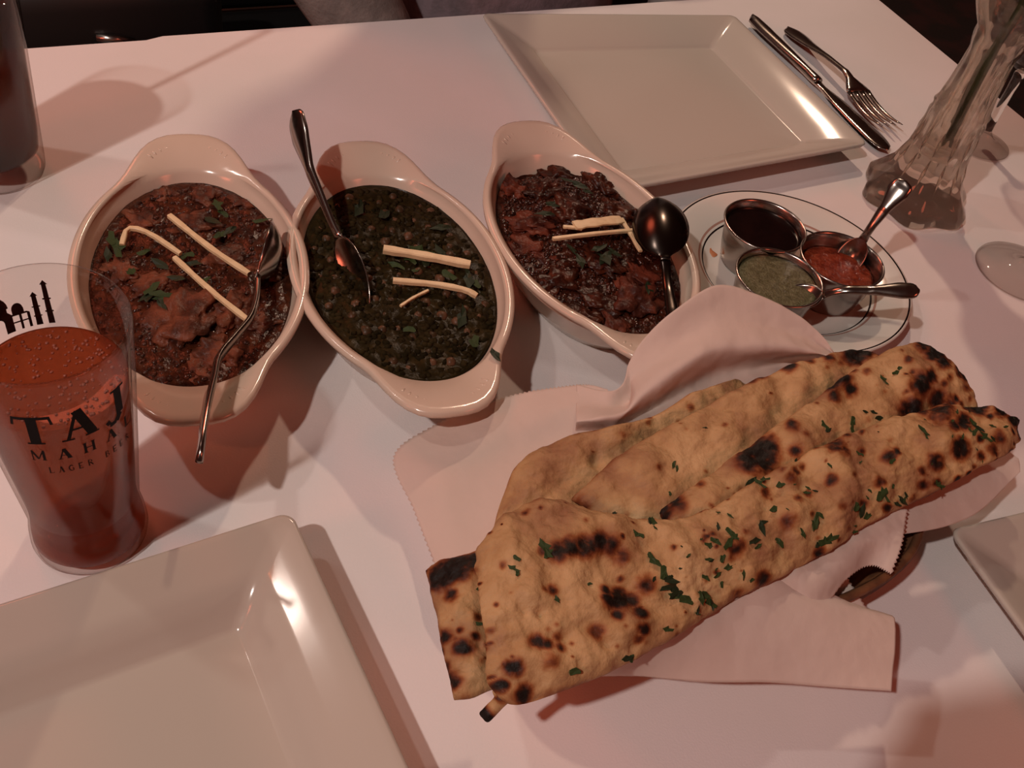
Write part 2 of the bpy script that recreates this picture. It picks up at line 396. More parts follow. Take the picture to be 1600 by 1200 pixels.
def food(dish, name, label, m, level, hfun, seed, cat='curry'):
    root = thing(name, label, cat, mw=dish.matrix_basis.copy())
    nr, na = 34, 128; V = [Vector((0, 0, level))]; 
    H = lambda x, y: level + hfun(x, y) + 0.0017*mnoise.fractal(Vector((x*70+seed, y*70, seed)), 0.9, 2.0, 4) + 0.0008*mnoise.noise(Vector((x*330, y*330, seed)))
    V[0].z = H(0, 0)
    for i in range(1, nr+1):
        f = i/nr
        for j in range(na):
            a = 2*math.pi*j/na; x = 0.0915*f*math.cos(a); y = 0.0572*f*math.sin(a)
            z = H(x, y)
            if f > 0.93: z = z*(1-(f-0.93)/0.07*0.8) + (level-0.0005)*(f-0.93)/0.07*0.8
            V.append(Vector((x, y, z)))
    F = [(0, 1+j, 1+(j+1) % na) for j in range(na)]
    for i in range(nr-1):
        for j in range(na):
            k = (j+1) % na; F.append((1+i*na+j, 1+(i+1)*na+j, 1+(i+1)*na+k, 1+i*na+k))
    # underside following the dish wall so that the food has depth
    b0 = len(V); base = 1+(nr-1)*na
    for j in range(na):
        a = 2*math.pi*j/na; V.append(Vector((0.078*math.cos(a), 0.047*math.sin(a), 0.013)))
    for j in range(na):
        k = (j+1) % na; F.append((base+j, b0+j, b0+k, base+k))
    F.append(tuple(b0+j for j in range(na)))
    part('sauce', (V, F), m, root)
    root['lvl'] = level
    return root, H
def on_food(root, H, px, py, lv):
    p = INV[root] @ U(px, py, lv)
    for _ in range(3):
        p = INV[root] @ U(px, py, H(p.x, p.y))
    return Vector((p.x, p.y, H(p.x, p.y)))
def chunk(root, H, px, py, rpx, m, seed, name, flat=0.6, rise=0.0, lab=None, asp=1.3, ang=0.0):
    p = on_food(root, H, px, py, 0.033); r = rpx*0.00050
    V, F = ico(4, r, 0.6, seed, (asp, 0.85, flat*.62), 2.1)
    V = [v*(1+.05*mnoise.fractal(v*900, .9, 2.0, 3)) for v in V]
    rot = Matrix.Rotation(ang, 3, 'Z'); V = [rot @ v + p + Vector((0, 0, rise-r*flat*0.22)) for v in V]
    W2 = []
    for v in V:
        g = math.sqrt((v.x/.0905)**2+(v.y/.0565)**2); k = .985/g if g > .985 else 1.0
        lim = .0935*(.62+.38*min(1, max(0, (v.z-.012)/.018)))/.0935
        k = min(k, lim/g if g > lim else 1.0); W2.append(Vector((v.x*k, v.y*k, max(v.z, .014))))
    part(name, (W2, F), m, root, label=lab)

f1, H1 = food(dish1, 'chicken_curry', 'reddish brown chicken curry with green herbs filling the dish by the beer glass', M_s1, 0.0325, lambda x, y: 0.0, 3)
for i, (x, y, r, a, fl) in enumerate([(322, 300, 24, .2, .5), (215, 345, 22, .9, .45), (290, 490, 40, 2.8, .5), (362, 485, 28, 2.5, .5), (335, 545, 26, .5, .5), (255, 300, 22, .3, .4), (385, 312, 24, 2.4, .4), (420, 420, 20, 1.2, .4), (250, 500, 24, .4, .4), (395, 500, 22, 1.2, .4),
                                       (300, 350, 30, 1.5, .35), (190, 420, 20, .3, .4), (245, 440, 24, 2.2, .35), (345, 400, 26, 2.0, .3), (310, 575, 20, .2, .3)]):
    chunk(f1, H1, x, y, r, M_chick, i+1, 'chicken_piece', fl, 0.0, asp=1.25, ang=a)
for x, y in [(340, 325), (350, 340), (330, 350), (185, 392), (175, 380), (170, 405), (290, 405), (300, 418), (250, 465), (240, 455), (262, 470), (252, 480), (345, 372), (360, 365), (280, 440), (410, 350), (225, 400), (205, 430), (320, 445), (255, 420), (230, 470)]:
    leaf(f1, on_food(f1, H1, x, y, .033)+Vector((0, 0, .0028)), (rng.uniform(-.3, .3), rng.uniform(-.3, .3), 1), rng.uniform(.004, .0065), rng.uniform(0, 6), rng.random() < .4)
f2, H2 = food(dish2, 'lentil_curry', 'dark green brown lentil curry with chickpeas filling the middle dish', M_s2, 0.0345, lambda x, y: 0.0018*(1-(x/.09)**2-(y/.057)**2), 11)
BE = [mesh('chickpea', *ico(2, 0.0041, 0.16, i+40, (1.05, 0.92, 0.9)), M_bean) for i in range(3)]
q = random.Random(5); pts = []
for i in range(1500):
    a = q.uniform(0, 6.283); f = math.sqrt(q.random())*0.93; x, y = 0.0885*f*math.cos(a), 0.055*f*math.sin(a)
    if all((x-u)**2+(y-v)**2 > 0.0090**2 for u, v in pts): pts.append((x, y))
    if len(pts) >= 80: break
for x, y in pts:
    o = bpy.data.objects.new('chickpea', q.choice(BE)); COL.objects.link(o); o.parent = f2
    o.location = (x, y, H2(x, y)-0.0012-0.0020*q.random()); o.rotation_euler = (q.uniform(0, 6), q.uniform(0, 6), 0); s = q.uniform(.65, 1.05); o.scale = (s, s, s)
LV = [ico(1, 0.0024, 0.3, i+60, (1.2, 0.9, 0.7)) for i in range(4)]
vs = []
for i in range(900):
    a = q.uniform(0, 6.283); f = math.sqrt(q.random())*0.97; x, y = 0.090*f*math.cos(a), 0.056*f*math.sin(a)
    V, F = q.choice(LV); rot = Matrix.Rotation(q.uniform(0, 6), 3, 'Z'); vs.append(([rot @ v*q.uniform(.6, 1.1) + Vector((x, y, H2(x, y)-0.0004)) for v in V], F))
part('lentils', merge(*vs), M_lump, f2, kind='stuff')
for x, y in [(640, 410), (650, 425), (665, 415), (690, 400), (730, 440), (745, 450), (620, 420), (700, 435), (655, 395), (560, 330), (600, 340), (530, 370), (690, 360), (720, 500), (740, 540), (640, 520)]:
    leaf(f2, on_food(f2, H2, x, y, .035)+Vector((0, 0, .0025)), (rng.uniform(-.3, .3), rng.uniform(-.3, .3), 1), rng.uniform(.004, .007), rng.uniform(0, 6), rng.random() < .5)
leaf(f2, INV[f2] @ U(772, 552, .046), (0, 0, 1), .005, .2, True)
heap = lambda x, y: 0.011*math.exp(-((x+0.035)/0.05)**2-((y+0.005)/0.04)**2) - 0.008*max(0, -(x+0.060)/0.02)
f3, H3 = food(dish3, 'masala_curry', 'dark red masala curry heaped in the dish by the small round plate', M_s3, 0.031, heap, 23)
for i, (x, y, r, a, fl, mm) in enumerate([(803, 297, 24, .3, .8, M_red), (870, 275, 26, .6, .8, M_s3), (905, 272, 24, .9, .9, M_s3), (935, 290, 26, .2, .8, M_s3), (850, 300, 24, 2, .7, M_s3), (990, 462, 36, 2.6, .6, M_red), (935, 470, 26, .5, .5, M_s3), (830, 350, 24, 1.1, .5, M_red),
                                       (890, 330, 30, .1, .6, M_s3), (830, 390, 26, .7, .5, M_red), (960, 330, 24, .7, .6, M_s3), (870, 440, 28, 1.9, .45, M_s3), (940, 410, 24, .4, .4, M_s3), (1000, 430, 20, .4, .5, M_red), (915, 500, 22, .4, .4, M_s3), (980, 360, 20, .4, .5, M_s3), (960, 500, 22, .3, .4, M_red)]):
    chunk(f3, H3, x, y, r, mm, i+30, 'masala_piece', fl, 0.001, asp=1.2, ang=a)
for x, y in [(900, 300), (915, 310), (890, 295), (930, 400), (945, 410), (955, 405), (860, 330), (940, 415), (850, 345), (905, 420), (890, 400), (1010, 460)]:
    leaf(f3, on_food(f3, H3, x, y, .035)+Vector((0, 0, .006)), (rng.uniform(-.3, .3), rng.uniform(-.3, .3), 1), rng.uniform(.004, .007), rng.uniform(0, 6), True)

M_bit1 = mat('red_curry_bits', (0.070, 0.018, 0.009), 0.14, spec=.5, col2=(0.025, 0.008, 0.005), nscale=150)
M_bit3 = mat('masala_bits', (0.050, 0.012, 0.006), 0.14, spec=.5, col2=(0.018, 0.005, 0.003), nscale=150)
for fo, HH, mm, cnt, sz in ((f1, H1, M_bit1, 650, .75), (f3, H3, M_bit3, 1500, 1.0)):
    vs = []
    for i in range(cnt):
        a = q.uniform(0, 6.283); f = math.sqrt(q.random())*0.97; x, y = 0.089*f*math.cos(a), 0.0555*f*math.sin(a)
        V, F = q.choice(LV); rot = Matrix.Rotation(q.uniform(0, 6), 3, 'Z'); k = sz*q.uniform(.4, 1.1); vs.append(([rot @ v*k + Vector((x, y, HH(x, y)-0.0002)) for v in V], F))
    part('masala_bits', merge(*vs), mm, fo, kind='stuff')

# ginger matchsticks: each one a thing
def ginger(pts, wid, thick, label, root, H, lift=0.003):
    wid *= .85
    P = [root.matrix_basis @ (on_food(root, H, x, y, .034)+Vector((0, 0, lift+(d[0] if d else 0)))) for x, y, *d in pts]
    P = [Vector(v) for v in catmull(np.array(P), 9)]
    rs = []
    for i, p in enumerate(P):
        t = (P[min(i+1, 8)]-P[max(i-1, 0)]).normalized(); a = t.cross(Vector((0, 0, 1))).normalized(); b = a.cross(t)
        wv = wid*(1+0.12*math.sin(i*2.1)); rs.append([p+a*wv/2*u+b*thick/2*v for u, v in ((-1, -.7), (-.7, -1), (.7, -1), (1, -.7), (1, .7), (.7, 1), (-.7, 1), (-1, .7))])
    c = sum(P, Vector())/9
    o = tag(bpy.data.objects.new('ginger_strip', mesh('ginger_strip', *[([v-c for v in rings(rs)[0]]), rings(rs)[1]], M_ginger, False)), label, 'ginger', 'ginger matchsticks on the curries')
    COL.objects.link(o); o.location = c
ginger([(192, 392, 0), (203, 373, .003), (235, 378, .002), (283, 406, 0)], .0034, .0026, 'pale ginger strip bent at one end, on the chicken curry', f1, H1, .0045)
ginger([(266, 347), (330, 398), (390, 438)], .0040, .0028, 'straight ginger strip nearest the far handle on the chicken curry', f1, H1, .005)
ginger([(274, 414), (330, 465), (389, 512)], .0036, .0028, 'straight ginger strip reaching to the spoon on the chicken curry', f1, H1, .0055)
ginger([(598, 400), (665, 411), (733, 424)], .0066, .004, 'thickest ginger stick lying across the lentil curry', f2, H2, .0055)
ginger([(613, 448), (680, 454), (725, 463), (743, 472)], .0042, .003, 'thinner ginger strip beside the thickest stick on the lentil curry', f2, H2, .005)
ginger([(625, 486), (645, 473), (668, 461)], .0020, .0016, 'short hair-thin ginger shred on the lentil curry', f2, H2, .004)
ginger([(860, 388), (925, 380), (990, 374)], .0030, .0024, 'long thin ginger strip across the dark red curry', f3, H3, .008)
ginger([(893, 370), (925, 364), (966, 360)], .0092, .0018, 'broad flat ginger slice on the dark red curry', f3, H3, .0095)
ginger([(876, 371), (890, 372), (905, 374)], .0030, .0018, 'short ginger shred poking out from the broad ginger slice', f3, H3, .009)
ginger([(966, 357), (980, 380), (996, 408)], .0034, .0018, 'ginger shred hanging down towards the serving spoon', f3, H3, .0085)

# ------------------------------------------------------------------ cutlery
def strip(xs, hw, zc, cup, th, ny=9):
    """a bent blade of metal along X: half width, height and dish depth at each station"""
    T1, B1 = [], []
    for x, w_, z, d in zip(xs, hw, zc, cup):
        for k in range(ny):
            t = -1+2*k/(ny-1); zz = z - d*(1-t*t)
            e = th*0.5*math.sqrt(max(0.05, 1-t*t*0.9)); T1.append(Vector((x, w_*t, zz+e))); B1.append(Vector((x, w_*t, zz-e)))
    n = len(xs); V = T1+B1; o = n*ny; F = []
    for i in range(n-1):
        for k in range(ny-1):
            a = i*ny+k; F.append((a, a+1, a+ny+1, a+ny)); F.append((o+a, o+a+ny, o+a+ny+1, o+a+1))
    for i in range(n-1):
        for k in (0, ny-1):
            a = i*ny+k; F.append((a, a+ny, o+a+ny, o+a))
    for i in (0, n-1):
        for k in range(ny-1):
            a = i*ny+k; F.append((a, a+1, o+a+1, o+a))
    return V, F
def interp(tab, x):
    return float(np.interp(x, [t[0] for t in tab], [t[1] for t in tab]))
def spoon(tip, end, up, label, name='spoon', bl=0.058, bw=0.038, bd=0.008, hw=0.0052, hend=0.0085, bow=0.010, th=0.0020, kink=0.010, steel=None, wavy=True):
    tip, end = Vector(tip), Vector(end); L = (end-tip).length
    root = thing(name, label, 'spoon', mw=frame(end-tip, up, tip), group='steel spoons')
    n = 26; xs = [bl*i/(n-1) for i in range(n)]
    hwid = [max(0.0006, bw/2*math.sqrt(max(0, 1-((x-bl*0.47)/(bl*0.47))**2))*(1 if x < bl*.47 else 1) if x < bl*0.90 else max(0.0032, bw/2*math.sqrt(max(0, 1-((x-bl*0.47)/(bl*0.47))**2)))) for x in xs]
    zc = [0.0 + (0.003*((x/bl)-0.5)**2) for x in xs]
    cup = [bd*max(0, 1-((x-bl*0.45)/(bl*0.50))**2) for x in xs]
    part('bowl', strip(xs, hwid, zc, cup, th*0.7, 13), steel or M_steel, root)
    n = 34; xh = [bl*0.93+(L-bl*0.93)*i/(n-1) for i in range(n)]
    sc = [(0, .0034), (.10, .0028), (.25, .0030), (.55, hw*.8), (.80, hend), (.93, hend*.95), (.985, hend*.6), (1, .001)]
    zt = [(0, 0), (.08, kink*.55), (.22, kink), (.5, bow), (.8, bow*.55), (1, 0)]
    tt = [(x-xh[0])/(xh[-1]-xh[0]) for x in xh]
    zz = catmull(np.array([[interp(zt, t)] for t in np.linspace(0, 1, 9)]), n)[:, 0]
    part('handle', strip(xh, [interp(sc, t) for t in tt], list(zz), [-.0005 if .5 < t < .9 else 0 for t in tt], th*1.25, 7), steel or M_steel, root)
    return root
# spoon on its side in the first dish, handle hanging over the near rim
spoon(U(424, 366, .040), U(311, 722, .060), Vector((-.92, -.35, .16)), 'steel spoon on its edge in the chicken curry, handle over the near rim', bl=.050, bw=.040, bd=.009, bow=.006, kink=-.004, hend=.0068, th=.0030)
# spoon standing in the second dish, handle over the far rim
spoon(U(572, 494, .0290), U(460, 174, .080), Vector((-.76, -.25, .45)), 'steel spoon in the lentil curry, handle leaning out past the far rim', bl=.058, bw=.026, bd=.006, bow=.004, kink=.002, hend=.0088, th=.0030)
# serving spoon in the third dish, its bowl up on the rim
spoon(U(1026, 313, .055), U(1064, 572, .052), Vector((-.15, -.50, .9)), 'steel serving spoon, a dark reflection put into its colour, with its bowl propped on the rim of the dark red curry', name='serving_spoon', steel=M_steelrefl, bl=.062, bw=.037, bd=-.009, bow=-.004, kink=-.006, hend=.0075)

def fork(end, tip, label):
    end, tip = Vector(end), Vector(tip); L = (end-tip).length
    root = thing('fork', label, 'fork', mw=frame(tip-end, (0, 0, 1), end))
    n = 30; xs = [L*0.70*i/(n-1) for i in range(n)]
    wt = [(0, .001), (.015, .005), (.06, .0092), (.16, .0098), (.30, .0074), (.50, .0042), (.72, .0034), (.86, .0045), (.95, .0110), (1, .0132)]
    zt = [(0, .0022), (.3, .0060), (.55, .0105), (.80, .0130), (1, .0075)]
    part('handle', strip(xs, [interp(wt, x/(L*.70)) for x in xs], [interp(zt, x/(L*.70)) for x in xs], [-.0006]*n, .0030, 7), M_steel, root)
    for k in range(4):
        y = (k-1.5)*0.0070; ps = [Vector((L*(.695+.305*t), y*(1+.06*t), .0075-.0050*math.sin(t*2.2)+.004*t*t)) for t in np.linspace(0, 1, 9)]
        part('tine', tube(ps, [.0027, .0025, .0023, .0022, .0021, .0020, .0018, .0014, .0006], 8, .6), M_steel, root)
    return root
fork(U(1229, 47, .002), U(1389, 207, .004), 'steel fork lying tines towards the bud vase, beyond the knife')
def knife(end, tip, label):
    end, tip = Vector(end), Vector(tip); L = (end-tip).length
    root = thing('table_knife', label, 'knife', mw=frame(tip-end, (0, 0, 1), end))
    n = 24; h = L*.52; xs = [h*i/(n-1) for i in range(n)]
    wt = [(0, .002), (.04, .0065), (.2, .0078), (.5, .0066), (.85, .0045), (.93, .0055), (1, .0048)]
    part('handle', strip(xs, [interp(wt, x/h) for x in xs], [.0045]*n, [-.001]*n, .0060, 7), M_steel, root)
    xs = [h*.99+(L-h)*1.0*i/(n-1) for i in range(n)]; bt = [(0, .0042), (.1, .0035), (.3, .0072), (.6, .0092), (.85, .0096), (.95, .0075), (1, .001)]
    V, F = strip(xs, [interp(bt, i/(n-1)) for i in range(n)], [.0035]*n, [0]*n, .0016, 5)
    part('blade', (V, F), M_steel, root)
    return root
knife(U(1172, 34, .004), U(1386, 241, .003), 'steel table knife lying between the far square plate and the fork')

# ------------------------------------------------------------------ small round plate with three sauce cups
pc = U(1232, 421, .012); pc.z = T
PR = 0.0895
mp = bpy.data.materials.new('lined_porcelain'); mp.use_nodes = True; nt = mp.node_tree; p = nt.nodes['Principled BSDF']; p.inputs['Roughness'].default_value = .14
tc = N(nt, 'ShaderNodeTexCoord'); sx = N(nt, 'ShaderNodeSeparateXYZ'); nt.links.new(tc.outputs['Object'], sx.inputs[0])
cb = N(nt, 'ShaderNodeCombineXYZ'); nt.links.new(sx.outputs[0], cb.inputs[0]); nt.links.new(sx.outputs[1], cb.inputs[1])
ln = N(nt, 'ShaderNodeVectorMath', operation='LENGTH'); nt.links.new(cb.outputs[0], ln.inputs[0])
mr = N(nt, 'ShaderNodeMapRange'); mr.inputs['From Min'].default_value = 0; mr.inputs['From Max'].default_value = 0.1; nt.links.new(ln.outputs['Value'], mr.inputs['Value'])
rp = N(nt, 'ShaderNodeValToRGB'); rp.color_ramp.interpolation = 'CONSTANT'; el = rp.color_ramp.elements
W_, K_, B_ = (0.70, 0.66, 0.60, 1), (0.015, 0.010, 0.010, 1), (0.42, 0.24, 0.19, 1)
el[0].position = 0; el[0].color = W_; el[1].position = 0.618; el[1].color = K_
for ps, cc in ((0.630, W_), (0.648, B_), (0.662, W_), (0.868, K_), (0.882, W_)):
    e = el.new(ps); e.color = cc
nt.links.new(mr.outputs[0], rp.inputs[0]); nt.links.new(rp.outputs[0], p.inputs['Base Color'])
sp = thing('round_plate', 'small round white plate with two dark rings under the sauce cups', 'plate', loc=pc)
prof = [(0.040, 0.002), (0.046, 0.0), (0.050, 0.0), (0.056, 0.0035), (0.086, 0.0120), (PR, 0.0140), (PR+0.0004, 0.0152), (PR-0.001, 0.0160), (0.084, 0.0150), (0.066, 0.0098), (0.060, 0.0062), (0.052, 0.0050), (0.02, 0.0050)]
part('plate_body', lathe(prof, 96), mp, sp)
M_stain = mat('orange_chutney_smear', (0.42, 0.12, 0.045), .35, col2=(0.50, 0.22, 0.10), nscale=150)
def blob(pts, h, m, parent, name):
    P = [Vector(p) for p in catmull(np.array([U(x, y, h) for x, y in pts+pts[:1]]), 25)[:-1]]; c = sum(P, Vector())/len(P)
    V = [INV[parent] @ (c+Vector((0, 0, .0007)))]+[INV[parent] @ (c+(q-c)*.55+Vector((0, 0, .0006))) for q in P]+[INV[parent] @ (q+Vector((0, 0, .00015))) for q in P]; n = len(P)
    F = [(0, 1+i, 1+(i+1) % n) for i in range(n)]+[(1+i, 1+n+i, 1+n+(i+1) % n, 1+(i+1) % n) for i in range(n)]
    part(name, (V, F), m, parent)
blob([(1096, 377), (1108, 380), (1114, 392), (1121, 398), (1113, 402), (1102, 393)], .0052, M_stain, sp, 'sauce_smear')

def sauce_cup(px, py, label, tilt=(0, 0)):
    rimh = 0.039
    c = U(px, py, rimh); c.z = T+0.0052
    m = Matrix.Translation(c) @ Matrix.Rotation(tilt[0], 4, 'X') @ Matrix.Rotation(tilt[1], 4, 'Y')
    root = thing('sauce_cup', label, 'sauce cup', mw=m, group='steel sauce cups')
    pr = [(0.019, 0.0006), (0.0215, 0.0), (0.0225, 0.001), (0.0255, 0.013), (0.0280, 0.028), (0.0288, 0.0318), (0.0300, 0.0330), (0.0304, 0.0339), (0.0299, 0.0346), (0.0290, 0.0344), (0.0283, 0.0335), (0.0274, 0.028), (0.0249, 0.013), (0.0215, 0.0016), (0.01, 0.0014)]
    part('cup_body', lathe(pr, 64), M_cup, root)
    return root
def cup_sauce(cup, name, label, m, lvl, bumpy, cat='sauce'):
    root = thing(name, label, cat, mw=cup.matrix_basis.copy())
    r0 = float(np.interp(lvl, [.013, .028], [.0248, .0272]))
    V, F = [], []; nr, na = 14, 48; V.append(Vector((0, 0, lvl)))
    for i in range(1, nr+1):
        for j in range(na):
            a = 2*math.pi*j/na; r = r0*i/nr; x, y = r*math.cos(a), r*math.sin(a)
            V.append(Vector((x, y, lvl+bumpy*mnoise.fractal(Vector((x*160, y*160, lvl*900)), .9, 2, 4)*(1 if i < nr else 0))))
    F += [(0, 1+j, 1+(j+1) % na) for j in range(na)]
    for i in range(nr-1):
        for j in range(na):
            k = (j+1) % na; F.append((1+i*na+j, 1+(i+1)*na+j, 1+(i+1)*na+k, 1+i*na+k))
    b0 = len(V); o = 1+(nr-1)*na
    for j in range(na):
        a = 2*math.pi*j/na; V.append(Vector((.0212*math.cos(a), .0212*math.sin(a), .003)))
    F += [(o+j, b0+j, b0+(j+1) % na, o+(j+1) % na) for j in range(na)]; F.append(tuple(b0+j for j in range(na)))
    part('sauce', (V, F), m, root)
    return root
M_tam = mat('tamarind_sauce', (0.007, 0.003, 0.003), 0.12, spec=.2, col2=(0.011, 0.004, 0.0035), nscale=60)
M_mint = sauce_mat('mint_chutney', (0.075, 0.066, 0.030), (0.115, 0.105, 0.052), (0.19, 0.18, 0.10), 260, 700, .3)
M_chi = sauce_mat('red_chutney', (0.11, 0.016, 0.008), (0.19, 0.030, 0.013), (0.28, 0.055, 0.022), 120, 400, .16)
cu1 = sauce_cup(1196, 352, 'steel sauce cup holding black tamarind sauce, farthest from the bread')
cu2 = sauce_cup(1218, 433, 'steel sauce cup holding pale green mint chutney, nearest the bread')
cu3 = sauce_cup(1316, 405, 'steel sauce cup holding red chutney, closest to the bud vase')
cup_sauce(cu1, 'tamarind_sauce', 'black tamarind sauce filling a steel cup on the round plate', M_tam, .0285, .0002)
cup_sauce(cu2, 'mint_chutney', 'pale green mint chutney filling a steel cup on the round plate', M_mint, .0300, .0008)
cup_sauce(cu3, 'red_chutney', 'red chutney in the steel cup with the upright teaspoon', M_chi, .0235, .0006)
e3 = U(1416, 282, .085)
spoon(U(1311, 426, .019), e3, Vector((-.35, -.55, .6)), 'teaspoon standing in the red chutney, handle pointing at the bud vase', name='teaspoon', bl=.030, bw=.020, bd=.005, bow=.003, kink=.003, hw=.0055, hend=.0078, th=.0024)
spoon(U(1222, 464, .029), U(1437, 455, .060), Vector((0, -.35, .9)), 'teaspoon lying in the mint chutney, handle reaching past the plate edge', name='teaspoon', bl=.028, bw=.019, bd=.005, bow=.004, kink=.006, hw=.0042, hend=.0058, th=.0028)

# ------------------------------------------------------------------ glasses
def glass_body(prof_out, prof_in, n=72):
    """outer profile from the bottom centre up to the lip, inner from the lip down to the inner bottom centre"""
    return lathe(prof_out+prof_in, n)
# beer glass
bc = U(143, 829, 0.0)
beer = thing('beer_glass', 'pint glass of amber lager with black lettering, beside the near square plate', 'glass', loc=bc)
KR = 0.875
po = [(0.010, 0.003), (0.024, 0.0005), (0.0285, 0.0), (0.0305, 0.0015), (0.0312, 0.005), (0.0306, 0.013), (0.0292, 0.021), (0.0290, 0.026), (0.0300, 0.036), (0.0335, 0.070), (0.0372, 0.108), (0.0398, 0.1380), (0.0401, 0.1440), (0.0396, 0.1455)]
pi_ = [(0.0387, 0.1454), (0.0381, 0.1435), (0.0377, 0.137), (0.0352, 0.108), (0.0315, 0.070), (0.0281, 0.036), (0.0272, 0.022), (0.025, 0.0115), (0.010, 0.0105)]
po = [(r*KR, z) for r, z in po]; pi_ = [(r*KR, z) for r, z in pi_]
rim_z = 0.1455
part('glass_body', glass_body(po, pi_), M_thin, beer)
lv = 0.1130
pb = [(r*KR, z) for r, z in [(0.008, 0.0040), (0.0275, 0.0046), (0.0298, 0.0070), (0.0294, 0.0130), (0.0281, 0.0225), (0.0276, 0.036), (0.0310, 0.070), (0.0340, lv-0.002), (0.0343, lv), (0.0328, lv-0.0006), (0.018, lv-0.0006)]]
beer_body = part('beer', lathe(pb, 72), M_beer, beer)
vs = []
for i in range(230):
    a = q.uniform(0, 6.283); r = 0.0325*KR*math.sqrt(q.random()); V, F = ico(1, q.uniform(.0004, .0010), 0, 0, (1, 1, .6)); vs.append(([v+Vector((r*math.cos(a), r*math.sin(a), lv-.0004)) for v in V], F))
part('foam_bubbles', merge(*vs), M_foam, beer_body, kind='stuff')
def rad_at(z): return float(np.interp(z, [p[1] for p in po[3:-1]], [p[0] for p in po[3:-1]]))
# lettering: strokes in a 0..1 cell, (x0, y0, x1, y1, width)
FONT = {
 'T': [(.5, .03, .5, 1, .27), (.03, .95, .97, .95, .10), (.06, .95, .02, .70, .07), (.94, .95, .98, .70, .07), (.28, .03, .72, .03, .06)],
 'A': [(.18, .03, .50, 1, .09), (.50, 1, .83, .03, .27), (.28, .36, .68, .36, .07), (.02, .03, .34, .03, .06), (.62, .03, 1.0, .03, .06)],
 'J': [(.62, 1, .62, .10, .27), (.62, .10, .45, -.10, .20), (.45, -.10, .22, -.10, .14), (.22, -.06, .16, .08, .14), (.38, .97, .88, .97, .07)],
 'M': [(.12, 0, .12, 1, .09), (.12, 1, .50, .15, .16), (.50, .15, .88, 1, .09), (.88, 1, .88, 0, .19), (0, .03, .26, .03, .06), (.72, .03, 1.05, .03, .06)],
 'H': [(.20, 0, .20, 1, .19), (.80, 0, .80, 1, .19), (.2, .5, .8, .5, .08), (.03, .03, .37, .03, .06), (.63, .03, .97, .03, .06), (.03, .97, .37, .97, .06), (.63, .97, .97, .97, .06)],
 'L': [(.30, 0, .30, 1, .21), (.12, .04, .88, .04, .09), (.85, .04, .9, .28, .07), (.12, .97, .48, .97, .06)],
 'G': [(.82, .82, .5, .96, .14), (.5, .96, .2, .72, .17), (.2, .72, .2, .28, .20), (.2, .28, .5, .04, .17), (.5, .04, .82, .12, .14), (.82, .12, .82, .45, .17), (.58, .45, .92, .45, .08)],
 'E': [(.25, 0, .25, 1, .20), (.1, .05, .85, .05, .11), (.1, .95, .82, .95, .11), (.25, .5, .68, .5, .11)],
 'R': [(.25, 0, .25, 1, .20), (.15, .94, .62, .94, .11), (.72, .86, .72, .6, .19), (.25, .5, .64, .5, .10), (.5, .5, .88, .03, .19)],
 'B': [(.25, 0, .25, 1, .20), (.15, .95, .62, .95, .10), (.70, .87, .70, .62, .18), (.25, .52, .66, .52, .10), (.76, .42, .76, .14, .18), (.15, .05, .66, .05, .10)],
}
def on_glass(sx, z, ang0, off=0.0003):
    r = rad_at(z); a = ang0 + sx/r
    return Vector(((r+off)*math.cos(a), (r+off)*math.sin(a), z))
def quad_stroke(x0, y0, x1, y1, wd, fx, nseg=4, half=False):
    dx, dy = x1-x0, y1-y0; l = math.hypot(dx, dy) or 1; nx, ny = -dy/l*wd/2, dx/l*wd/2; V, F = [], []
    for i in range(nseg+1):
        t = i/nseg; x, y = x0+dx*t, y0+dy*t; V += [fx(x+nx, y+ny), fx(x-nx, y-ny)]
    for i in range(nseg): F.append((2*i, 2*i+1, 2*i+3, 2*i+2))
    return V, F
# bearing of the printed side: towards the camera
A_cam = math.atan2(-bc.y, -bc.x)
def text(word, s0, z0, cw, ch, gap, ang0, name):
    vs = []; s = s0
    for chx in word:
        if chx != ' ':
            for st in FONT[chx]:
                vs.append(quad_stroke(*st, lambda x, y, s=s: on_glass(s+x*cw, z0+y*ch, ang0)))
        s += cw+gap
    part(name, merge(*vs), M_print, beer, False)
AT = A_cam + R(4)
text('TAJ', -0.0215, 0.1085, 0.0150, 0.0180, 0.0016, AT, 'lettering')
text('MAHAL', -0.0175, 0.0970, 0.0056, 0.0070, 0.0042, AT, 'lettering')
text('LAGER BEER', -0.0125, 0.0875, 0.0025, 0.0043, 0.0013, AT, 'lettering')
# the palace printed on the far side of the glass, seen through it
AB = A_cam + math.pi
def poly_on(pts, ang0):
    V = [on_glass(-(x*1.3-.0170), Z0+(z-Z0)*.92, ang0, 0.0002) for x, z in pts]; return V, [tuple(range(len(V)))]
vs = []
Z0 = 0.1125
for x, ht in ((-.0172, .023), (-.0135, .017), (.0172, .023), (.0135, .017)):
    vs.append(poly_on([(x-.0010, Z0), (x+.0010, Z0), (x+.0007, Z0+ht), (x-.0007, Z0+ht)], AB))
    vs.append(poly_on([(x-.0013, Z0+ht*.62), (x+.0013, Z0+ht*.62), (x+.0013, Z0+ht*.66), (x-.0013, Z0+ht*.66)], AB))
    vs.append(poly_on([(x-.0013, Z0+ht*.30), (x+.0013, Z0+ht*.30), (x+.0013, Z0+ht*.34), (x-.0013, Z0+ht*.34)], AB))
    vs.append(poly_on([(x-.0012, Z0+ht), (x+.0012, Z0+ht), (x, Z0+ht+.0025)], AB))
def arc(cx_, cz_, rx, rz, n=12): return [(cx_+rx*math.cos(math.pi*i/n), cz_+rz*math.sin(math.pi*i/n)) for i in range(n+1)]
vs.append(poly_on(arc(0, Z0+.0140, .0052, .0085), AB)); vs.append(poly_on([(-.0004, Z0+.022), (.0004, Z0+.022), (0, Z0+.0265)], AB))
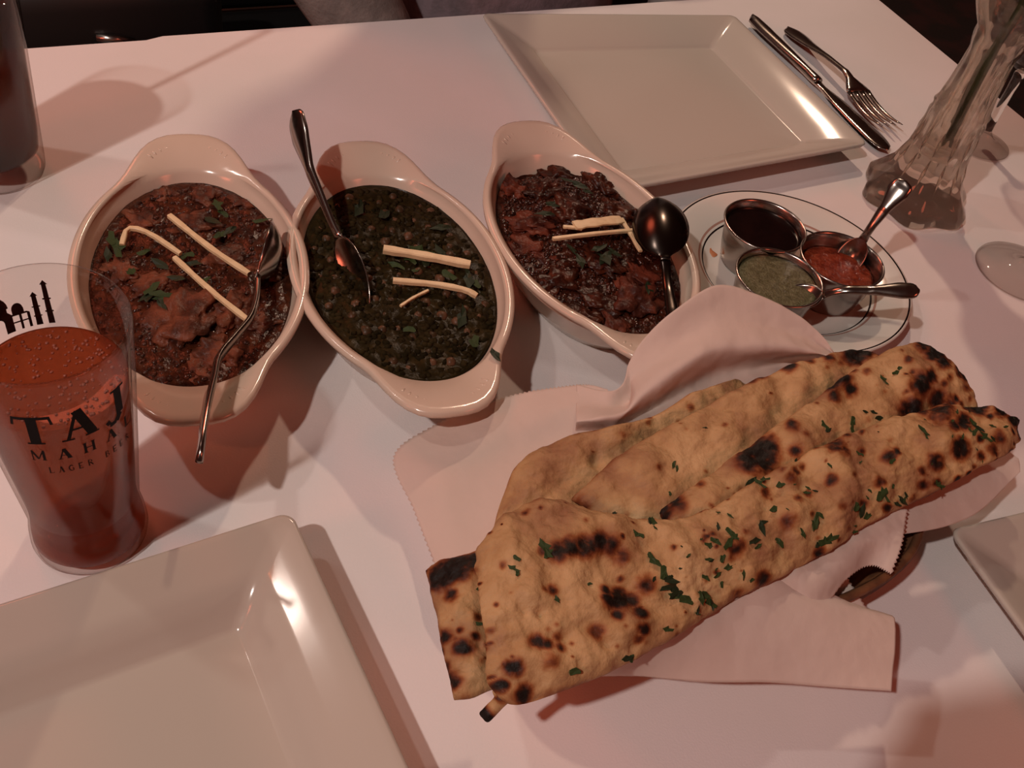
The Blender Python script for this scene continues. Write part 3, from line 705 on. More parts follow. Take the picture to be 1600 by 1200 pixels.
vs.append(poly_on([(-.0046, Z0+.0118), (.0046, Z0+.0118), (.0046, Z0+.0142), (-.0046, Z0+.0142)], AB))
for sgn in (-1, 1):
    vs.append(poly_on(arc(sgn*.0078, Z0+.0120, .0018, .0034), AB))
    vs.append(poly_on([(sgn*.0060, Z0+.0094), (sgn*.0097, Z0+.0094), (sgn*.0097, Z0+.0122), (sgn*.0060, Z0+.0122)], AB))
    # wings, left open for the arches
    vs.append(poly_on([(sgn*.0046, Z0), (sgn*.0058, Z0), (sgn*.0058, Z0+.0096), (sgn*.0046, Z0+.0118)], AB))
    vs.append(poly_on([(sgn*.0079, Z0), (sgn*.0087, Z0), (sgn*.0087, Z0+.0096), (sgn*.0079, Z0+.0096)], AB))
    vs.append(poly_on([(sgn*.0104, Z0), (sgn*.0113, Z0), (sgn*.0113, Z0+.0088), (sgn*.0104, Z0+.0096)], AB))
    vs.append(poly_on([(sgn*.0058, Z0+.0044), (sgn*.0104, Z0+.0044), (sgn*.0104, Z0+.0052), (sgn*.0058, Z0+.0052)], AB))
    vs.append(poly_on([(sgn*.0058, Z0+.0086), (sgn*.0104, Z0+.0086), (sgn*.0104, Z0+.0096), (sgn*.0058, Z0+.0096)], AB))
vs.append(poly_on([(-.0046, Z0), (-.0030, Z0), (-.0030, Z0+.0120), (-.0046, Z0+.0120)], AB)); vs.append(poly_on([(.0030, Z0), (.0046, Z0), (.0046, Z0+.0120), (.0030, Z0+.0120)], AB))
vs.append(poly_on([(-.0030, Z0+.0068)]+[(-.0030*math.cos(math.pi*i/8), Z0+.0068+.0030*math.sin(math.pi*i/8)) for i in range(1, 8)]+[(.0030, Z0+.0068), (.0030, Z0+.0120), (-.0030, Z0+.0120)], AB))
part('palace_print', merge(*vs), M_print, beer, False)

# iced tea glass at the far left
tcn = U(-8, 262, 0.0)
tea = thing('iced_tea_glass', 'tall dark glass of iced tea cut by the picture edge', 'glass', loc=tcn)
po2 = [(0.010, 0.003), (0.0265, 0.0005), (0.0300, 0.0), (0.0318, 0.002), (0.0322, 0.008), (0.0330, 0.03), (0.0350, 0.08), (0.0374, 0.140), (0.0376, 0.1515), (0.0370, 0.1525)]
pi2 = [(0.0362, 0.1520), (0.0358, 0.140), (0.0334, 0.08), (0.0314, 0.03), (0.0300, 0.017), (0.0265, 0.0135), (0.01, 0.013)]
part('glass_body', glass_body(po2, pi2), M_thin, tea)
part('iced_tea', lathe([(0.008, 0.0136), (0.0262, 0.0142), (0.0295, 0.0175), (0.0309, 0.03), (0.0329, 0.08), (0.0347, 0.124), (0.0340, 0.1250), (0.01, 0.1250)], 64), M_tea, tea)
M_ice = clear_mat('ice', (0.9, 0.85, 0.82), (0.3, 0.2, 0.18), 0.15)
for i, (x, y, z, a) in enumerate([(0.008, 0.006, 0.118, .4), (-.014, -.010, .116, 1.2), (.006, -.016, .121, .8)]):
    me = bevel_mesh(box(-.010, -.010, -.009, .010, .010, .009), M_ice, .002); o = add('ice_cube', me, tea, (x, y, z)); o.rotation_euler = (a, a*.7, a)
st = thing('drinking_straw', 'thin dark straw leaning out of the iced tea glass', 'straw', loc=tcn+Vector((0, 0, .016)))
tipw = tcn + Vector((.031, .065, .222))
part('straw_tube', tube([Vector((-.012, -.0255, 0)), tipw-tcn-Vector((0, 0, .016))], .0024, 10), M_black, st)

# ------------------------------------------------------------------ wine glasses
def wine_glass(px, py, rf, label, hs=0.085, rb=0.036, hb=0.085):
    c = U(px, py, 0.002); c.z = T
    root = thing('wine_glass', label, 'glass', loc=c, group='stemmed glasses')
    f = [(0.004, 0.0004), (rf*.9, 0.0), (rf, 0.0010), (rf*.99, 0.0022), (rf*.6, 0.0042), (0.010, 0.0075), (0.0052, 0.014)]
    part('foot', lathe(f+[(0.0045, 0.016)], 56), M_foot, root)
    part('stem', lathe([(0.0045, 0.016), (0.0040, 0.03), (0.0038, hs*.75), (0.0046, hs-.006), (0.006, hs)], 24), M_glass, root)
    z = hs
    o = [(0.006, z), (rb*.45, z+.006), (rb*.80, z+.020), (rb, z+.045), (rb*.97, z+.070), (rb*.88, z+hb)]
    i = [(rb*.86, z+hb+.0005), (rb*.95, z+.070), (rb*.97, z+.045), (rb*.77, z+.0215), (rb*.42, z+.0085), (0.003, z+.0065)]
    part('bowl', lathe(o+i, 56), M_thin, root)
    return root
wine_glass(1597, 424, .037, 'stemmed glass whose round foot stands between the bread and the vase')
wine_glass(1531, 222, .0275, 'stemmed glass with small foot standing behind the bud vase', hs=.075, rb=.03, hb=.07)

# ------------------------------------------------------------------ crystal bud vase
vc = U(1424, 312, 0.0)
vase = thing('bud_vase', 'cut crystal bud vase with flared base near the table corner', 'vase', loc=vc, rz=R(20))
pv = [(0.020, 0.004), (0.040, 0.0), (0.0425, 0.002), (0.0425, 0.010), (0.037, 0.017), (0.0300, 0.028), (0.0258, 0.042), (0.0238, 0.056), (0.0228, 0.070), (0.0226, 0.080), (0.0212, 0.084), (0.0224, 0.088), (0.0205, 0.092), (0.0188, 0.105), (0.0176, 0.122), (0.0170, 0.134), (0.0188, 0.140), (0.0200, 0.146), (0.0200, 0.151), (0.0260, 0.160), (0.0320, 0.172), (0.0325, 0.184), (0.0300, 0.197), (0.0310, 0.214), (0.0370, 0.230), (0.0385, 0.236)]
pvi = [(0.0360, 0.236), (0.0285, 0.214), (0.0270, 0.197), (0.0290, 0.184), (0.0285, 0.172), (0.0225, 0.160), (0.0140, 0.148), (0.0120, 0.120), (0.0130, 0.085), (0.0135, 0.055), (0.008, 0.045)]
no = len(pv)
def vmod(a, z, i):
    if i >= no: return 1.0
    k = 1.0
    if z < 0.016: k += 0.085*math.cos(6*a)
    elif z < 0.076: k += 0.02*math.cos(12*a) + 0.06*math.cos(6*a)*max(0, 1-(z-.016)/.03)
    elif z < 0.136: k += 0.022*math.cos(8*a)
    elif z < 0.20: k += 0.012*math.cos(8*a)
    else: k += 0.06*math.cos(6*a)*(z-.197)/.04
    return k
vbody = part('vase_body', lathe(pv+pvi, 144, vmod), M_crystal, vase)
# vertical cut wedges and little oval thumb cuts standing on the wall
vs = []
for j in range(12):
    a = 2*math.pi*(j+.5)/12
    for z0, z1, r0, r1 in ((.026, .050, .0300, .0242), (.053, .074, .0238, .0226)):
        d = Vector((math.cos(a), math.sin(a), 0)); vs.append(tube([d*r0*.97+Vector((0, 0, z0)), d*(r0+r1)/2*.975+Vector((0, 0, (z0+z1)/2)), d*r1*.97+Vector((0, 0, z1))], [.0004, .0016, .0004], 6))
part('cut_ridges', merge(*vs), M_crystal, vbody, kind='stuff')
M_stem = mat('green_flower_stem', (0.030, 0.055, 0.022), .5)
M_petal = mat('dark_red_petals', (0.09, 0.008, 0.010), .6)
fl = thing('flower', 'single flower with dark green leaves standing in the bud vase', 'flower', mw=Matrix.Translation(vc))
part('stem', tube([(0.004, 0.004, .05), (-.002, -.003, .12), (.003, .004, .2), (.01, .012, .33)], .0032, 10), M_stem, fl)
for k, (a, z, l) in enumerate(((.2, .17, .045), (2.2, .175, .04), (4.1, .19, .05), (5.3, .215, .06), (3.0, .23, .06), (1.1, .225, .055))):
    V, F = [], []
    for i in range(7):
        t = i/6; wv = .012*math.sin(math.pi*min(1, t*.96+.04)); d = Vector((math.cos(a), math.sin(a), 0)); n_ = Vector((-math.sin(a), math.cos(a), 0))
        rr = .004+l*t*(.35 if z < .2 else .8); base = d*rr+Vector((0, 0, z+l*.75*t))
        V += [base-n_*wv, base+Vector((0, 0, -.003)), base+n_*wv]
    for i in range(6): F += [(3*i, 3*i+1, 3*i+4, 3*i+3), (3*i+1, 3*i+2, 3*i+5, 3*i+4)]
    part('leaf', (V, F), M_stem, fl)
for k in range(14):
    a = k*2.4; tl = .4+.055*k
    V, F = [], []
    for i in range(5):
        t = i/4; wv = .013*math.sin(math.pi*(.15+.8*t)); d = Vector((math.cos(a), math.sin(a), 0)); n_ = Vector((-math.sin(a), math.cos(a), 0))
        b = Vector((.01, .012, .325))+d*(.004+.016*t*tl)+Vector((0, 0, .032*t)); V += [b-n_*wv, b+d*.003, b+n_*wv]
    for i in range(4): F += [(3*i, 3*i+1, 3*i+4, 3*i+3), (3*i+1, 3*i+2, 3*i+5, 3*i+4)]
    part('petal', (V, F), M_petal, fl)

# ------------------------------------------------------------------ bread basket
ba, bb = U(730, 935, .02), U(1440, 745, .02); bcn = (ba+bb)/2; bcn.z = T
bk = thing('bread_basket', 'low brown wicker basket under the parchment and naan', 'basket', mw=frame(bb-ba, (0, 0, 1), bcn))
def bas(k, z, n=64): return [Vector((0.118*k*math.copysign(abs(math.cos(2*math.pi*j/n))**.75, math.cos(2*math.pi*j/n)), 0.066*k*math.copysign(abs(math.sin(2*math.pi*j/n))**.75, math.sin(2*math.pi*j/n)), z)) for j in range(n)]
wall_ = part('basket_wall', rings([bas(.78, .002), bas(.80, 0), bas(.84, .004), bas(.97, .036), bas(.95, .036), bas(.80, .006), bas(.5, .005)]), M_wick, bk)
for z, kk in ((.037, .965), (.030, .955), (.0235, .935), (.017, .91), (.010, .88)):
    ring = bas(kk, z, 64); part('wicker_band', tube(ring+ring[:2], .0026, 6), M_wick, wall_)

# ------------------------------------------------------------------ lofted sheets: parchment and bread
def loft(name, ctrl, nr, nc, m, parent, thick, up, rough=0.0, rscale=40, spots=(), bumps=(), jag=(), pillow=0.0, char=False, seed=0.0, speck=0, edgechar=0.0):
    """ctrl[row][col] = (px, py, height cm): a smooth sheet through these points, thickened"""
    C = np.array([[(*U(x, y, h/100), x, y) for x, y, h in row] for row in ctrl])
    G = catmull(C, nr); G = np.transpose(catmull(np.transpose(G, (1, 0, 2)), nc), (1, 0, 2))
    P = G[:, :, :3].copy(); X = G[:, :, 3:]
    if jag:
        for side in jag:
            if side == 'last': P[-1, 1::2] += (P[-1, 1::2]-P[-2, 1::2])*0.0 + 0.0; d = P[-1]-P[-3]; d /= np.linalg.norm(d, axis=1)[:, None]; P[-1, 1::2] += d[1::2]*0.0012
            if side == 'first': d = P[0]-P[2]; d /= np.linalg.norm(d, axis=1)[:, None]; P[0, 1::2] += d[1::2]*0.0012
            if side == 'end': d = P[:, -1]-P[:, -3]; d /= np.linalg.norm(d, axis=1)[:, None]; P[1::2, -1] += d[1::2]*0.0012
    du_ = np.gradient(P, axis=1); dv_ = np.gradient(P, axis=0); Nn = np.cross(du_, dv_); Nn /= np.linalg.norm(Nn, axis=2)[:, :, None]+1e-12
    if Nn[:, :, 2].mean() < 0: Nn = -Nn
    ch = np.zeros((nr, nc)); D = np.zeros((nr, nc))
    q = random.Random(int(seed*100)+3)
    sp = list(spots)
    for _ in range(speck):
        i, j = q.randrange(nr), q.randrange(nc); sp.append((X[i, j, 0], X[i, j, 1], q.uniform(1.5, 5.5), q.uniform(.25, .7)))
    for x, y, r, s in sp:
        wob = 1.0
        d2 = ((X[:, :, 0]-x)**2+(X[:, :, 1]-y)**2)/(r*r)
        ch = np.maximum(ch, s*np.exp(-d2*0.75)*1.25)
    for x, y, r, hh in bumps:
        d2 = ((X[:, :, 0]-x)**2+(X[:, :, 1]-y)**2)/(r*r); D += hh*0.001*np.exp(-d2)
    ii = np.arange(nr)[:, None]/(nr-1); jj = np.arange(nc)[None, :]/(nc-1)
    ed = np.minimum(np.minimum(ii, 1-ii)*nr/10, np.minimum(jj, 1-jj)*nc/10); ed = np.clip(ed, 0, 1)
    if edgechar:
        for i in range(nr):
            for j in range(nc):
                if ed[i, j] < .5: ch[i, j] = max(ch[i, j], edgechar*(1-ed[i, j]*2)*max(0, .3+fbm(P[i, j], 60, 2)))
    if rough or char:
        for i in range(nr):
            for j in range(nc):
                p = P[i, j]; v = mnoise.fractal(Vector(p)*rscale+Vector((seed, 0, 0)), .9, 2.0, 5)
                D[i, j] += rough*v
                if char:
                    n2 = mnoise.fractal(Vector(p)*260+Vector((seed, 3, 0)), .9, 2.0, 3)
                    ch[i, j] = ch[i, j]*(1+.55*n2)
    prof = np.sqrt(1-(1-ed)**2)
    Tp = P + Nn*(D+pillow*prof)[:, :, None] + Nn*(thick/2*np.clip(prof, .15, 1) if pillow else thick/2*np.ones_like(prof))[:, :, None]
    Bt = P - Nn*(thick/2*np.clip(prof, .15, 1) if pillow else thick/2*np.ones_like(prof))[:, :, None] + Nn*(D*(1.0 if not pillow else .3))[:, :, None]
    V = [Vector(v) for v in Tp.reshape(-1, 3)]+[Vector(v) for v in Bt.reshape(-1, 3)]; o = nr*nc; F = []
    for i in range(nr-1):
        for j in range(nc-1):
            a = i*nc+j; F.append((a, a+1, a+nc+1, a+nc)); F.append((o+a, o+a+nc, o+a+nc+1, o+a+1))
    for j in range(nc-1):
        for a in (j, (nr-1)*nc+j): F.append((a, a+1, o+a+1, o+a))
    for i in range(nr-1):
        for a in (i*nc, i*nc+nc-1): F.append((a, a+nc, o+a+nc, o+a))
    me = mesh(name, V, F, m)
    if char:
        at = me.attributes.new('char', 'FLOAT', 'POINT'); at.data.foreach_set('value', np.clip(np.concatenate([ch.reshape(-1), ch.reshape(-1)]), 0, 1.3).astype(np.float32))
    ob = add(name, me, parent, world=True)
    return ob, Tp, X, Nn

def paper(label, ctrl, nr, nc, jag=(), rough=.0008, seed=1.0):
    cc = [p for r in ctrl for p in r]; c = sum((U(x, y, h/100) for x, y, h in cc), Vector())/len(cc)
    root = thing('parchment_sheet', label, 'parchment', loc=(c.x, c.y, T), group='parchment lining the bread basket')
    loft('sheet', ctrl, nr, nc, M_paper, root, .00035, 1, rough=rough, rscale=24, jag=jag, seed=seed)
def mid(a, b, f, dz=0): return [(x0+(x1-x0)*f, y0+(y1-y0)*f, z0+(z1-z0)*f+dz) for (x0, y0, z0), (x1, y1, z1) in zip(a, b)]

o1 = [(682, 888, 2.0), (648, 798, 1.6), (617, 712, 1.8), (690, 660, 2.4), (770, 628, 3.2), (850, 609, 3.8), (915, 602, 4.3), (950, 610, 4.8)]
i1 = [(765, 880, 3.8), (790, 830, 3.6), (815, 780, 3.6), (850, 735, 3.8), (890, 712, 4.0), (930, 705, 4.2), (965, 695, 4.4), (985, 690, 4.6)]
paper('flat parchment flap nearest the middle curry dish, left of the folded plain bread', [o1, mid(o1, i1, .35, .1), mid(o1, i1, .7, -.2), i1], 40, 160, ('first',), .0010, 1.3)
o2 = [(900, 600, 4.2), (948, 612, 5.0), (972, 600, 5.2), (983, 566, 5.6), (1005, 530, 6.4), (1050, 488, 7.3), (1120, 445, 8.0), (1185, 460, 7.6), (1245, 490, 7.0), (1285, 525, 6.2), (1304, 552, 5.6)]
i2 = [(900, 700, 4.2), (940, 690, 4.2), (975, 680, 4.3), (1010, 665, 4.4), (1040, 655, 4.5), (1075, 640, 4.6), (1110, 625, 4.6), (1160, 605, 4.6), (1215, 585, 4.6), (1265, 572, 4.6), (1312, 566, 4.8)]
m2a = mid(o2, i2, .30, .1); m2b = mid(o2, i2, .58, .9); m2c = mid(o2, i2, .80, -.5)
m2b[1] = (935, 655, 5.6); m2c[2] = (960, 668, 4.6); m2a[2] = (985, 628, 4.6)
paper('tall peaked parchment flap leaning over the small round plate', [o2, m2a, m2b, m2c, i2], 44, 150, (), .0016, 2.7)
r0 = [(880, 1010, 5.2), (980, 965, 5.4), (1085, 910, 5.4), (1180, 880, 5.2), (1270, 915, 4.4), (1340, 945, 3.6), (1394, 962, 3.2)]
r1 = [(885, 1050, 4.6), (985, 1010, 5.0), (1088, 958, 5.3), (1183, 920, 5.2), (1274, 948, 4.5), (1345, 958, 3.9), (1398, 972, 3.5)]
r2 = [(895, 1062, 3.4), (990, 1040, 3.9), (1090, 1010, 4.3), (1187, 990, 4.4), (1274, 1005, 4.0), (1345, 1010, 3.7), (1398, 1020, 3.4)]
r3 = [(905, 1060, 2.6), (1000, 1057, 2.8), (1090, 1065, 2.9), (1190, 1066, 3.0), (1274, 1072, 3.0), (1343, 1077, 3.0), (1393, 1080, 3.0)]
r0, r1, r2, r3 = [[(x, y, z+.9) for x, y, z in r] for r in (r0, r1, r2, r3)]
paper('broad parchment flap curling out below the front naan', [r0, r1, r2, r3], 40, 120, (), .0010, 4.1)
u0 = [(1180, 870, 5.8), (1222, 845, 5.9), (1275, 850, 5.9), (1335, 818, 6.0), (1385, 798, 6.0), (1416, 796, 5.9)]
u1 = [(1188, 900, 5.8), (1228, 888, 6.1), (1277, 905, 5.9), (1335, 858, 5.9), (1380, 838, 5.7), (1408, 845, 5.5)]
u2 = [(1184, 928, 5.4), (1230, 936, 5.4), (1277, 954, 5.0), (1322, 902, 5.2), (1362, 882, 5.0), (1392, 894, 5.0)]
paper('crumpled parchment corner with a zigzag cut edge below the front naan', [u0, u1, u2], 31, 90, ('end', 'last'), .0016, 5.5)
w0 = [(1262, 935, 3.4), (1290, 915, 3.6), (1318, 898, 3.7)]
w1 = [(1268, 956, 3.0), (1310, 957, 2.9), (1357, 957, 2.8)]
paper('small parchment corner tucked under the zigzag cut one', [w0, mid(w0, w1, .5, .1), w1], 21, 41, ('end',), .0006, 6.1)
s0 = [(1392, 782, 5.2), (1450, 755, 5.0), (1510, 725, 4.8), (1560, 700, 4.7), (1591, 716, 4.6)]
s1 = [(1398, 812, 5.0), (1460, 792, 4.6), (1520, 765, 4.3), (1568, 734, 4.3), (1593, 726, 4.4)]
s2 = [(1404, 836, 4.6), (1476, 823, 4.0), (1530, 799, 3.8), (1576, 755, 4.0), (1594, 737, 4.3)]
paper('narrow parchment strip under the far end of the front naan', [s0, s1, s2], 26, 80, (), .0010, 7.9)

# naan material: dough colours, browned and charred where the tandoor wall touched it
mn = bpy.data.materials.new('naan_bread'); mn.use_nodes = True; nt = mn.node_tree; p = nt.nodes['Principled BSDF']
p.inputs['Roughness'].default_value = .62; p.inputs['Specular IOR Level'].default_value = .3
tc = N(nt, 'ShaderNodeTexCoord'); n1 = N(nt, 'ShaderNodeTexNoise'); n1.inputs['Scale'].default_value = 34; n1.inputs['Detail'].default_value = 6
n3 = N(nt, 'ShaderNodeTexNoise'); n3.inputs['Scale'].default_value = 170; n3.inputs['Detail'].default_value = 5
nt.links.new(tc.outputs['Object'], n1.inputs['Vector']); nt.links.new(tc.outputs['Object'], n3.inputs['Vector'])
r1_ = N(nt, 'ShaderNodeValToRGB'); e = r1_.color_ramp.elements
e[0].position = .33; e[0].color = (.27, .125, .060, 1); e[1].position = .70; e[1].color = (.57, .37, .185, 1); x = e.new(.5); x.color = (.44, .26, .118, 1)
nt.links.new(n1.outputs['Fac'], r1_.inputs['Fac'])
at = N(nt, 'ShaderNodeAttribute'); at.attribute_name = 'char'
r2_ = N(nt, 'ShaderNodeValToRGB'); e = r2_.color_ramp.elements
e[0].position = 0.0; e[0].color = (1, 1, 1, 1); e[1].position = 1.0; e[1].color = (.012, .010, .010, 1)
for ps, cc in ((.12, (.95, .90, .85, 1)), (.35, (.62, .36, .25, 1)), (.55, (.28, .105, .06, 1)), (.80, (.05, .022, .017, 1))):
    x = e.new(ps); x.color = cc
nt.links.new(at.outputs['Fac'], r2_.inputs['Fac'])
mm = N(nt, 'ShaderNodeMix', data_type='RGBA', blend_type='MULTIPLY'); mm.inputs[0].default_value = 1.0
nt.links.new(r1_.outputs['Color'], mm.inputs[6]); nt.links.new(r2_.outputs['Color'], mm.inputs[7]); nt.links.new(mm.outputs[2], p.inputs['Base Color'])
b = N(nt, 'ShaderNodeBump'); b.inputs['Strength'].default_value = .75; b.inputs['Distance'].default_value = .0022
nt.links.new(n3.outputs['Fac'], b.inputs['Height']); nt.links.new(b.outputs['Normal'], p.inputs['Normal'])
M_naan = mn

def naan(name, label, top, bot, nr, nc, rows=4, arch=.5, thick=.006, rough=.0040, spots=(), bumps=(), leaves=(), seed=1.0, speck=30, edgechar=.6, rl=0, rscale=42, shift=None, pillow=.0018):
    ctrl = []
    for r in range(rows):
        f = r/(rows-1); row = mid(top, bot, f)
        ctrl.append([(x, y, z+arch*math.sin(math.pi*f)) for x, y, z in row])
    cc = [p for r in ctrl for p in r]; c = sum((U(x, y, h/100) for x, y, h in cc), Vector())/len(cc)
    root = thing(name, label, 'bread', loc=(c.x, c.y, T+.045), group='naan breads in the basket')
    ob, Tp, X, Nn = loft('bread', ctrl, nr, nc, M_naan, root, thick, 1, rough=rough, rscale=rscale, spots=spots, bumps=bumps, pillow=pillow, char=True, seed=seed, speck=speck, edgechar=edgechar)
    q = random.Random(int(seed*77))
    lv = list(leaves)
    for _ in range(rl):
        i, j = q.randrange(4, nr-4), q.randrange(nc//4, nc-4); lv.append((X[i, j, 0], X[i, j, 1], q.uniform(2, 5)))
    for x, y, s in lv:
        d = (X[:, :, 0]-x)**2+(X[:, :, 1]-y)**2; i, j = np.unravel_index(np.argmin(d), d.shape)
        leaf(root, INV[root] @ Vector(Tp[i, j]+Nn[i, j]*.0006), Nn[i, j], s*.00036, q.uniform(0, 6.28), q.random() < .25)
    return root
# plain folded bread at the back
t4 = [(768, 828, 4.3), (786, 772, 4.6), (818, 716, 5.0), (890, 682, 5.4), (946, 671, 5.6), (1017, 651, 5.6), (1080, 617, 5.5), (1150, 592, 5.4)]
b4 = [(815, 860, 4.6), (870, 830, 4.6), (930, 800, 4.6), (985, 755, 4.6), (1040, 705, 4.6), (1095, 670, 4.6), (1135, 645, 4.6), (1195, 612, 4.6)]
naan('naan', 'plain pale naan folded behind the others, against the parchment', t4, b4, 56, 120, 4, .15, spots=((770, 830, 6, .5), (800, 735, 6, .35), (900, 683, 5, .3)), bumps=((900, 715, 28, 3), (840, 735, 20, 2.5), (955, 690, 22, 3), (870, 760, 14, -3), (925, 725, 10, -2.5)), seed=1.1, speck=14, edgechar=.3)
t3 = [(893, 782, 5.6), (967, 712, 6.2), (1040, 670, 6.4), (1117, 628, 6.5), (1190, 592, 6.4), (1255, 567, 6.2), (1320, 552, 6.0), (1380, 557, 5.8)]
b3 = [(955, 825, 5.5), (1050, 822, 5.8), (1130, 775, 5.8), (1220, 705, 5.8), (1295, 655, 5.8), (1345, 605, 5.8), (1375, 590, 5.7), (1395, 580, 5.6)]
naan('naan', 'pale naan with a charred far edge, lying behind the herb naans', t3, b3, 56, 130, 4, .15, spots=((1332, 556, 17, 1.1), (1352, 554, 13, 1), (1370, 557, 8, .9), (1228, 581, 9, .9), (1290, 568, 8, .7), (1262, 571, 7, .6), (1185, 594, 9, .8), (1170, 603, 7, .6), (1125, 675, 4, .5)),
     leaves=((1047, 735, 6), (1094, 680, 3), (1050, 742, 5), (1040, 780, 4)), bumps=((1120, 690, 22, 2), (1010, 740, 26, 2), (1180, 640, 20, 1.5), (1240, 600, 18, 1.5)), seed=2.2, speck=22, edgechar=.5)
t2 = [(1030, 808, 6.2), (1127, 731, 6.8), (1194, 682, 7.0), (1281, 622, 6.9), (1352, 566, 6.7), (1430, 539, 6.5), (1482, 570, 6.2), (1524, 626, 6.0)]
b2 = [(1075, 835, 6.0), (1175, 785, 6.0), (1255, 740, 6.0), (1335, 700, 6.0), (1405, 672, 5.9), (1462, 660, 5.8), (1505, 655, 5.8), (1535, 655, 5.8)]
naan('naan', 'blistered herb naan with black charred fold, between the front and pale naans', t2, b2, 64, 150, 4, .5, spots=((1182, 716, 22, 1.1), (1165, 728, 14, 1.0), (1200, 702, 10, .9), (1230, 680, 9, .6), (1308, 600, 16, 1.0), (1293, 615, 9, .9), (1325, 616, 9, .9), (1300, 630, 9, .7), (1330, 583, 7, .7), (1425, 612, 14, 1.0), (1443, 600, 9, .9), (1455, 628, 12, .8), (1475, 632, 8, .8), (1410, 642, 12, .9), (1438, 545, 11, .9), (1455, 560, 12, 1.1), (1466, 576, 10, 1.0), (1496, 586, 9, 1.2), (1504, 594, 8, 1.2), (1420, 640, 10, .9), (1040, 805, 10, 1), (1058, 797, 10, .9), (1095, 770, 6, .6), (1150, 770, 5, .5), (1230, 710, 8, .6), (1350, 590, 6, .5)),
     leaves=((1278, 673, 8), (1284, 678, 7), (1320, 665, 9), (1318, 675, 7), (1360, 657, 8), (1352, 650, 6), (1372, 602, 8), (1393, 592, 7), (1398, 585, 6), (1345, 648, 5)), bumps=((1300, 615, 22, 2.5), (1430, 615, 24, 2.5), (1360, 600, 20, 2), (1240, 690, 20, 2), (1190, 740, 16, 1.6)), seed=3.3, speck=45)
# folded-under end that shows left of the front naan
tb = [(666, 893, 5.6), (690, 878, 6.0), (728, 864, 6.3), (795, 845, 6.4)]
bb_ = [(710, 1094, 5.6), (737, 1091, 5.9), (768, 1078, 6.0), (825, 1060, 6.0)]
naan('naan', 'short charred naan end sticking out left of the front naan', tb, bb_, 90, 56, 5, .2, spots=((697, 908, 18, 1.2), (718, 896, 20, 1.1), (742, 890, 18, 1.0), (690, 915, 14, 1.0), (709, 940, 9, .9), (700, 1002, 11, .85), (727, 1021, 11, .9), (693, 1022, 8, .85), (702, 1047, 10, .6), (713, 1068, 12, .8), (683, 982, 6, .8), (742, 1004, 6, .7), (722, 995, 5, .6), (745, 975, 6, .5), (690, 1035, 6, .6)),
     leaves=((752, 930, 7), (747, 985, 5)), bumps=((735, 1050, 24, 2.5), (715, 960, 18, 1.5)), seed=4.4, speck=16, edgechar=.5)
t1 = [(748, 892, 7.2), (762, 838, 7.6), (800, 797, 7.9), (866, 781, 8.0), (945, 803, 7.8), (1042, 814, 7.5), (1110, 795, 7.4), (1187, 748, 7.4), (1267, 706, 7.3), (1337, 674, 7.2), (1395, 653, 7.0), (1453, 640, 6.9), (1510, 637, 6.7), (1558, 646, 6.5), (1590, 664, 6.3)]
b1_ = [(770, 1060, 7.0), (782, 1092, 7.0), (815, 1100, 7.0), (890, 1076, 6.9), (970, 1042, 6.6), (1060, 990, 6.4), (1135, 948, 6.3), (1207, 908, 6.2), (1285, 868, 6.2), (1355, 820, 6.2), (1418, 790, 6.2), (1470, 762, 6.2), (1522, 733, 6.2), (1566, 709, 6.2), (1592, 682, 6.2)]
S1 = ((868, 874, 15, .75), (885, 868, 14, .85), (908, 866, 15, .95), (930, 858, 14, .75), (948, 862, 13, .7), (965, 878, 12, .55), (845, 870, 8, .5), (962, 940, 15, 1.15), (945, 944, 11, 1.05), (982, 940, 10, 1.1), (990, 962, 10, .95), (990, 985, 9, .85), (985, 1000, 7, .6), (955, 966, 8, .75), (925, 992, 12, .55), (833, 1008, 11, .85), (850, 1012, 8, .7), (866, 1000, 7, .55), (868, 1015, 8, .6), (850, 1038, 14, .4), (800, 1048, 11, 1.05), (785, 1074, 9, 1.0), (815, 1087, 14, .85), (858, 930, 8, .6), (1003, 918, 14, .6), (940, 928, 8, .7),
      (1300, 706, 14, .7), (1313, 717, 8, .6), (1290, 695, 8, .5), (1194, 776, 8, .65), (1238, 746, 7, .6), (1250, 733, 6, .5), (1230, 757, 8, .5), (1464, 652, 20, .65), (1440, 648, 10, .6), (1497, 670, 12, .95), (1480, 677, 9, .8), (1485, 709, 12, 1.15), (1452, 728, 10, .9), (1380, 722, 9, .8), (1390, 716, 6, .7), (1362, 760, 8, .65), (1525, 643, 13, 1), (1505, 640, 9, .9), (1558, 650, 12, .95), (1580, 662, 11, 1.05), (1592, 676, 8, 1.1), (1430, 760, 7, .7), (1483, 750, 5, 1), (1500, 742, 4, 1), (1450, 757, 6, .8), (1222, 820, 10, .6), (1140, 862, 12, .7), (1292, 757, 7, .8), (1260, 775, 6, .6), (1240, 787, 6, .55), (1275, 865, 9, .85), (1180, 905, 12, .7), (1150, 930, 10, .5), (1535, 705, 7, .7), (1545, 690, 8, .6), (1520, 715, 6, .7), (1340, 790, 6, .6), (1375, 795, 7, .7), (1430, 742, 7, .5), (1340, 712, 6, .5), (1095, 850, 5, .4))
